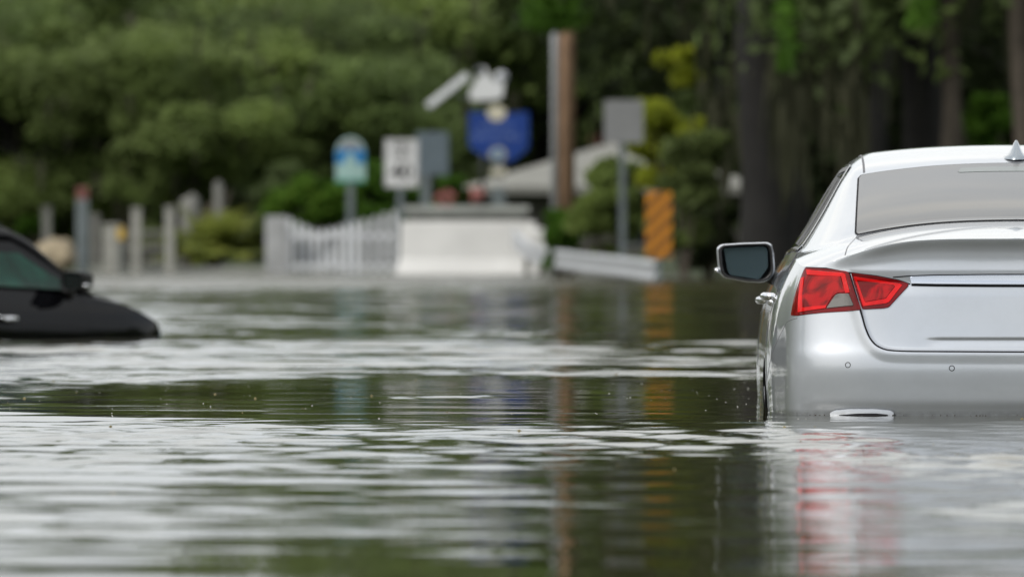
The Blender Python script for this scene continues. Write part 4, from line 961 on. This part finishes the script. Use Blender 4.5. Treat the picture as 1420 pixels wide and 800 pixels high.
b = MB(); b.box((0, .06, Z(260)*.5+.0), (.26, .05, Z(260)), bev=.01); b.box((0, .05, Z(236)), (.24, .06, .30), bev=.01); b.build('post', M['galv_dark'], root)
b = MB(); b.box((0, -.012, Z(238)), (.28, .05, .12), bev=.01); b.build('bracket', M['cream'], root)
# solar panel and lamp cluster on one mast
Y = 158; zg = -.05; x = xw(668, Y); root = empty('solar_mast', (x, Y+5, zg), label='mast with tilted white solar panel and white camera head above the blue sign', cat='mast')
Z = lambda py: zw(py, Y)-zg; U = Y/F
c = (xw(618, Y)-x, 0, Z(120)); L = math.hypot(58, 44)*U; ang = math.atan2(44, 56)
b = MB(); b.box(c, (L, .45, .13), Matrix.Rotation(-ang, 3, 'Y'), bev=.02); b.build('solar_panel', M['solar'], root)
b = MB(); b.tube([(c[0]+.05, 0.1, Z(124)), (-.2, .1, Z(130)), (0, .1, Z(138))], .03, n=8); b.build('bracket', M['galv_dark'], root)
b = MB(); b.tube([(0, 0.1, 0), (0, .1, Z(128))], .045, n=10); b.build('pole', M['black'], root, smooth=True)
hd = [(-22, 134), (-23, 118), (-12, 104), (-15, 92), (-8, 85), (0, 86), (5, 97), (14, 108), (24, 106), (27, 112), (24, 130), (10, 133)]
b = MB(); b.prism(roundpoly([((p+4)*U, Z(q)) for p, q in hd], .05), -.12, .12); b.build('camera_head', M['white'], root)
b = MB(); b.tube([(.36, -.10, Z(101)), (.36, .12, Z(100))], [.13, .11], n=14); b.tube([(.36, 0, Z(108)), (.34, 0, Z(120))], .03, n=8); b.build('lamp', M['galv'], root, smooth=True)
b = MB(); b.tube([(-.07, -.14, Z(92)), (-.07, .10, Z(92))], [.09, .08], n=14); b.build('lens', M['glassdark'], root, smooth=True)
# wooden utility pole with steel conduit
Y = 134; root = empty('utility_pole', (xw(786, Y), Y, -.2), label='brown wooden utility pole with a grey steel pipe along its left side', cat='pole')
b = MB(); b.tube([(0, 0, 0), (.0, 0, 4), (.0, 0, 9)], [.135, .125, .11], n=16); b.build('post', M['wood_pole'], root, smooth=True)
b = MB(); b.tube([(-.19, -.02, 0), (-.185, -.02, 4), (-.18, -.02, 7.5)], .058, n=12); b.build('conduit', M['galv'], root, smooth=True)
# striped marker board
Y = 116; x = xw(913.5, Y); w = 36*Y/F/2; root = empty('marker_board', (x, Y, -.1), label='narrow orange board with dark diagonal stripes beside the guard rail', cat='sign')
z0, z1 = zw(358, Y)+.1, zw(266, Y)+.1; b = MB(); b.prism(roundpoly([(-w, z0), (w, z0), (w, z1), (-w, z1)], .03), -.004, .004); pn = b.build('panel', M['orange'], root)
b = MB(); hh = .062; zz = z0-.30
def clip(poly, lo, hi):
    for ax, lim, sg in ((0, -w*.97, 1), (0, w*.97, -1), (1, lo, 1), (1, hi, -1)):
        o = []; 
        for i in range(len(poly)):
            a, c_ = poly[i-1], poly[i]; ia, ic = sg*(a[ax]-lim) >= 0, sg*(c_[ax]-lim) >= 0
            if ia != ic: t = (lim-a[ax])/(c_[ax]-a[ax]); o.append((a[0]+(c_[0]-a[0])*t, a[1]+(c_[1]-a[1])*t))
            if ic: o.append(c_)
        poly = o
        if len(poly) < 3: return []
    return poly
while zz < z1:
    q = clip([(-w, zz), (w, zz+2*w*1.0), (w, zz+2*w+.11), (-w, zz+.11)], z0+.01, z1-.01)
    if q: b.prism(q, -.007, -.0045)
    zz += .225
b.build('stripes', simple('dark_stripe', (.12, .05, .010), .5), pn)
b = MB(); b.prism([(-.03, 0), (.03, 0), (.03, z1-.1), (-.03, z1-.1)], .006, .04); b.build('post', M['galv_dark'], root)
# guard rail: W-beam sweeping right
pts = [(714, 322, 144.3), (723, 331, 143.8), (735, 341, 142.5), (744, 345.5, 140.5), (758, 349, 136), (780, 352, 131), (820, 357, 126), (860, 361, 121.5), (900, 366, 118), (912, 368, 117)]
root = empty('guard_rail', (xw(730, 141), 141, -.1), label='curved galvanised guard rail running right from the white barrier', cat='guard rail'); o_ = Vector(root.location)
prof = [(0.0, .155), (-.02, .150), (-.055, .115), (-.055, .070), (-.015, .030), (-.015, -.030), (-.055, -.070), (-.055, -.115), (-.02, -.150), (0, -.155)]
path = []
P_ = np.array([tuple(at(px, py, Y)) for px, py, Y in pts]); tt = np.linspace(0, len(P_)-1, 50); PP = np.stack([pch(np.arange(len(P_)), P_[:, i])(tt) for i in range(3)], 1)
V = []; Fc = []
for i, p in enumerate(PP):
    t = PP[min(i+1, 49)]-PP[max(i-1, 0)]; t[2] = 0; t /= np.linalg.norm(t); nn = np.array([t[1], -t[0], 0]); nn *= -1 if nn[1] > 0 else 1
    for (a, c_) in prof: V.append(p-nn*a*1.0-np.array(o_)+np.array([0, 0, c_-.10]))
q = len(prof)
for i in range(49):
    for j in range(q-1): Fc.append((i*q+j, i*q+j+1, (i+1)*q+j+1, (i+1)*q+j))
mesh('rail', V, Fc, M['galv'], root)
for i in (8, 18, 28, 38, 47):
    b = MB(); p = PP[i]-np.array(o_)+np.array([.03, .14, 0]); b.box((p[0], p[1], p[2]/2-.22), (.10, .15, p[2]+.45), bev=.01); b.build('post', M['weathered_wood'], root)
# white barrier, sloped foot
Y = 145; x0, x1 = xw(556, Y), xw(742, Y); root = empty('white_barrier', ((x0+x1)/2, Y, -.35), label='white painted concrete barrier with sloped foot at the waterline', cat='barrier')
hw = (x1-x0)/2; zt = zw(307, Y)+.35
prof = [(.35, 0), (.35, .33), (.20, .62), (.12, zt-.02), (.10, zt), (-.10, zt), (-.12, zt-.02), (-.20, .62), (-.35, .33), (-.35, 0)]
V = []; Fc = []; q = len(prof)
for k, xx in enumerate(np.linspace(-hw, hw, 12)):
    s_ = 1.0
    for (a, c_) in prof: V.append((xx+(.18*(1-min(1, c_/.7))*(1 if k == 11 else -1 if k == 0 else 0)), -a*s_, c_))
for k in range(11):
    for j in range(q): Fc.append((k*q+j, k*q+(j+1) % q, (k+1)*q+(j+1) % q, (k+1)*q+j))
Fc += [tuple(range(q)), tuple(11*q+j for j in range(q))[::-1]]
mesh('block', V, Fc, M['white_conc'], root, smooth=False)
b = MB()
for xx in (-.62, .05, .70): b.box((xx, -.118, zt*.80), (.016, .012, zt*.38))
b.build('joint', M['grey_conc'], root)
b = MB(); b.box((hw+.05, .0, .60), (.34, .5, 1.05), bev=.08); b.build('end_block', M['white_conc'], root)
# grey wall cap behind
Y = 150; x0, x1 = xw(562, Y), xw(730, Y); root = empty('grey_wall', ((x0+x1)/2, Y, -.2), label='grey concrete wall with flat coping just behind the white barrier', cat='wall')
b = MB(); b.box((0, .1, (zw(296, Y)+.2)/2), (x1-x0-.1, .25, zw(296, Y)+.2), bev=.01); b.build('wall', M['grey_conc'], root)
b = MB(); b.box((0, .1, zw(291, Y)+.2), (x1-x0+.1, .42, .13), bev=.015); b.build('coping', simple('pale_coping', (.42, .44, .42), .8), root)
# picket fence, tops dipping along the run
Y = 148; root = empty('picket_fence', (xw(465, Y), Y, -.3), label='white picket fence with pointed pickets rising toward its right end', cat='fence'); ox = root.location.x
def topy(px): return float(np.interp(px, [366, 392, 400, 440, 470, 500, 515, 545, 560], [302, 297, 300, 318, 312, 303, 300, 290, 294]))
px = 402; k = 0
while px < 556:
    Yp = Y+(-1.0+2.0*(px-402)/150)*-.6; b = MB(); xx = xw(px, Yp)-ox; zt = zw(topy(px), Yp)+.3; hw = .048 if px > 500 else .052
    b.prism([(xx-hw, 0), (xx+hw, 0), (xx+hw, zt-.07), (xx, zt), (xx-hw, zt-.07)], Yp-Y-.012, Yp-Y+.012); b.build('picket', M['picket'], root)
    px += 11.3 if px < 500 else 14.3; k += 1
for zz in (.42, .95):
    b = MB(); b.box((0, .04, zz), (xw(556, Y)-xw(402, Y), .04, .09), Matrix.Rotation(-.3, 3, 'Z')*0+Matrix.Identity(3)); b.build('rail', M['picket'], root)
b = MB(); b.box((xw(383, Y)-ox, .1, (zw(300, Y)+.3)/2), (30*Y/F, .3, zw(300, Y)+.3), bev=.02); b.build('end_panel', simple('grey_white_panel', (.40, .41, .42), .7), root)
for i, px in enumerate((480, 552)):
    b = MB(); b.box((xw(px, Y)-ox, .08, .6), (.10, .10, 1.2), bev=.01); b.build('post', M['galv_dark'], root)
# left posts and gate
def pst(nm, px0, px1, py0, py1, Y, m, label, cap=None, cat='post', grp=None):
    w = (px1-px0)*Y/F; z = zw(py0, Y)+.5; root = empty(nm, (xw((px0+px1)/2, Y), Y, -.5), label=label, cat=cat)
    if grp: root['group'] = grp
    b = MB(); b.box((0, 0, z/2), (w, w*.9, z), bev=w*.12); b.build('shaft', m, root)
    b = MB()
    if cap: b.box((0, 0, z+.07), (w*.95, w*.85, .28), bev=w*.1); b.build('cap', cap, root)
    else: b.box((0, 0, z+.02), (w*1.15, w*1.05, .05), bev=.01); b.build('cap', m, root)
    return root
gp = 'weathered posts along the left bank'
pst('wooden_post', 59, 71, 290, 325, 160, M['weathered_wood'], 'short grey post behind the tan boulder, leftmost of the posts', grp=gp)
pst('wooden_post', 106, 123, 276, 372, 152, M['galv_dark'], 'dark grey post with a red cap', cap=M['red_paint'], grp=gp)
pst('wooden_post', 126, 138, 300, 372, 150, M['weathered_wood'], 'plain grey green post just right of the red capped one', grp=gp)
pst('wooden_post', 143, 166, 314, 374, 149, M['pale_post'], 'broad pale post with a small yellow tag beside it', grp=gp)
pst('wooden_post', 183, 196, 292, 374, 149, M['pale_post'], 'tall pale post in the middle of the gate rails', grp=gp)
pst('wooden_post', 229, 242, 290, 374, 149, M['pale_post'], 'tall pale post at the left of the palm bush', grp=gp)
root = empty('reflector_tag', (xw(168, 148.6), 148.6, -.5), label='small yellow marker on a thin stake beside the broad pale post', cat='marker')
b = MB(); b.tube([(0, 0, 0), (0, 0, zw(330, 148)+.5)], .018, n=8); b.build('stake', M['galv_dark'], root)
b = MB(); b.box((0, -.02, zw(324, 148)+.5), (.14, .02, .22), bev=.01); b.build('plate', M['yellow_paint'], root)
Y = 150; root = empty('rail_gate', (xw(200, Y), Y, -.4), label='grey gate of rails and thin bars between the pale posts', cat='gate'); ox = root.location.x
for py in (322, 345, 366):
    b = MB(); b.box((0, 0, zw(py, Y)+.4), (xw(228, Y)-xw(170, Y), .05, .07)); b.build('rail', M['weathered_wood'], root)
for px in (172, 178, 203, 212, 220):
    b = MB(); b.box((xw(px, Y)-ox, .03, (zw(318, Y)+.4)/2), (.045, .03, zw(318, Y)+.4)); b.build('bar', M['weathered_wood'], root)
# boulder
bm = bmesh.new(); bmesh.ops.create_icosphere(bm, subdivisions=4, radius=1)
from mathutils import noise as mn
for v in bm.verts:
    k = 1+.22*mn.noise(v.co*1.6)+.08*mn.noise(v.co*4.); v.co = Vector((v.co.x*.42*k, v.co.y*.5*k, max(v.co.z, -.6)*.36*k))
me = bpy.data.meshes.new('boulder'); bm.to_mesh(me); bm.free(); me.polygons.foreach_set('use_smooth', [True]*len(me.polygons)); me.materials.append(M['rock'])
o = link('boulder', me, label='tan boulder on the bank behind the bonnet of the black car', cat='rock'); o.location = (xw(78, 151), 151, .27)
o.scale = (.95, 1, .92)
# low edge kerb along the waterline left
root = empty('bank_edge', (xw(250, 149), 149.5, -.3), label='low concrete edging along the waterline between boulder and fence', cat='edging')
b = MB(); b.box((0, 0, .20), (xw(366, 149)-xw(118, 149), .25, .40), bev=.02); b.build('edging', M['grey_conc'], root)
# houses
Y = 167; x0 = xw(632, Y); root = empty('pale_roofed_house', (xw(850, Y), Y, .1), label='low house with a pale sloping roof behind the wooden pole', cat='house'); ox = root.location.x
ze, zr = zw(262, Y)-.1, zw(196, Y)-.1; hw = ox-x0
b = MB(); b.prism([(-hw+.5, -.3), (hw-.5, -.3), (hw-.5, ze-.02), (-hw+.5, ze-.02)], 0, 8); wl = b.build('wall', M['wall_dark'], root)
zv = zw(250, Y)-.1
b = MB(); b.add([(-hw, -.6, ze), (-hw*.6, -.6, zv-.12), (hw, -.6, zv-.12), (0, 2.2, zr), (0, 8.5, zr), (-hw, 8.5, ze), (hw, 8.5, ze), (-hw, -.6, ze-.1), (hw, -.6, ze-.1)],
    [(0, 1, 3), (1, 2, 3), (0, 3, 4, 5), (3, 2, 6, 4), (7, 8, 2, 1, 0)]); b.build('roof', M['roof'], root)
for xx in (-2.2, .6):
    b = MB(); b.box((xx, -.02, .75), (.9, .05, .8)); wf = b.build('window', M['wall_pale'], root)
    b = MB(); b.box((xx, -.055, .75), (.78, .02, .68)); b.build('pane', M['glass_pane'], wf)
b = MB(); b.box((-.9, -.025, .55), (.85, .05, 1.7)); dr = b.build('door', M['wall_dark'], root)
b = MB(); b.tube([(-.6, -.07, .5), (-.6, -.07, .6)], .02, n=8); b.build('handle', M['galv'], dr)
Y = 196; root = empty('small_shed', (xw(650, Y), Y, .05), label='narrow pinkish grey shed left of the blue shield sign', cat='shed')
b = MB(); b.box((0, 0, (zw(182, Y))/2), (.75, .8, zw(182, Y)), bev=.01); b.build('wall', simple('pinkish_wall', (.20, .16, .14), .9), root)
b = MB(); b.box((0, 0, zw(180, Y)), (.95, 1.0, .10), bev=.01); b.build('roof', M['wall_dark'], root)
b = MB(); b.box((.02, -.42, zw(225, Y)), (.42, .04, .45), bev=.005); b.build('window', M['wall_pale'], root)
Y = 190; root = empty('grey_house', (xw(-5, Y), Y, .05), label='pale grey house corner at the left edge behind the black car', cat='house')
b = MB(); b.box((0, 1.5, (zw(296, Y))/2), (1.5, 3, zw(296, Y)), bev=.01); b.build('wall', M['wall_pale'], root)
b = MB(); b.prism([(-1.0, zw(296, Y)), (1.0, zw(298, Y)), (.6, zw(285, Y)), (-1.0, zw(282, Y))], -.2, 3.2); b.build('roof', M['grey_conc'], root)
b = MB(); b.box((.3, -.01, .55), (.4, .04, .5)); b.build('window', M['glass_pane'], root)
b = MB(); b.box((-.35, -.01, .45), (.4, .04, .85)); b.build('door', M['wall_dark'], root)

# ------------------------------------------------------------------ camera, sky, sun
cam = bpy.data.cameras.new('camera'); co = bpy.data.objects.new('camera', cam); COL.objects.link(co); SC.camera = co
cam.sensor_width = 36; cam.lens = 300; cam.clip_start = .5; cam.clip_end = 3000
co.location = (0, 0, H); co.rotation_euler = (math.pi/2-math.atan((400-HY)/F), 0, 0)
cam.dof.use_dof = True; cam.dof.focus_distance = D+.1; cam.dof.aperture_fstop = 5.4; cam.dof.aperture_blades = 0
W = bpy.data.worlds.new('World'); SC.world = W; W.use_nodes = True; nt = W.node_tree; nt.nodes.clear()
SUN_EL, SUN_AZ = R(42), R(232)
out = N(nt, 'ShaderNodeOutputWorld'); sky = N(nt, 'ShaderNodeTexSky'); sky.sky_type = 'NISHITA'; sky.sun_disc = False; sky.sun_elevation = SUN_EL; sky.sun_rotation = SUN_AZ; sky.air_density = 1.5; sky.dust_density = 2
bg1 = N(nt, 'ShaderNodeBackground', Strength=.10); nt.links.new(sky.outputs[0], bg1.inputs['Color'])
tc = N(nt, 'ShaderNodeTexCoord'); mp = N(nt, 'ShaderNodeMapping'); mp.inputs['Scale'].default_value = (1, 1, 2.6); nt.links.new(tc.outputs['Generated'], mp.inputs['Vector'])
nz = N(nt, 'ShaderNodeTexNoise', Scale=2.2, Detail=7., Roughness=.55, Distortion=.4); nt.links.new(mp.outputs[0], nz.inputs['Vector'])
rp = N(nt, 'ShaderNodeValToRGB'); e = rp.color_ramp.elements; e[0].position = .34; e[0].color = (.62, .68, .76, 1); e[1].position = .62; e[1].color = (1.09, 1.06, .99, 1)
nt.links.new(nz.outputs['Fac'], rp.inputs['Fac']); bg2 = N(nt, 'ShaderNodeBackground', Strength=1.30); nt.links.new(rp.outputs[0], bg2.inputs['Color'])
mx = N(nt, 'ShaderNodeMixShader', Fac=.85); nt.links.new(bg1.outputs[0], mx.inputs[1]); nt.links.new(bg2.outputs[0], mx.inputs[2]); nt.links.new(mx.outputs[0], out.inputs[0])
sl = bpy.data.lights.new('sun', 'SUN'); sl.energy = 2.0; sl.angle = R(22); sl.color = (1, .96, .9); so = bpy.data.objects.new('sun', sl); COL.objects.link(so)
# sun direction: azimuth measured like the sky texture (rotation about z from +Y toward -X ... matches Blender's convention)
sd = Vector((math.sin(SUN_AZ)*math.cos(SUN_EL), math.cos(SUN_AZ)*math.cos(SUN_EL), math.sin(SUN_EL)))
so.rotation_euler = sd.to_track_quat('Z', 'Y').to_euler(); so.location = (0, 0, 30)
SC.view_settings.view_transform = 'Standard'; SC.view_settings.look = 'None'; SC.view_settings.exposure = 0; SC.view_settings.gamma = 1
SC.render.engine = 'CYCLES'; SC.cycles.max_bounces = 8; SC.cycles.sample_clamp_indirect = 6; SC.cycles.use_denoising = True
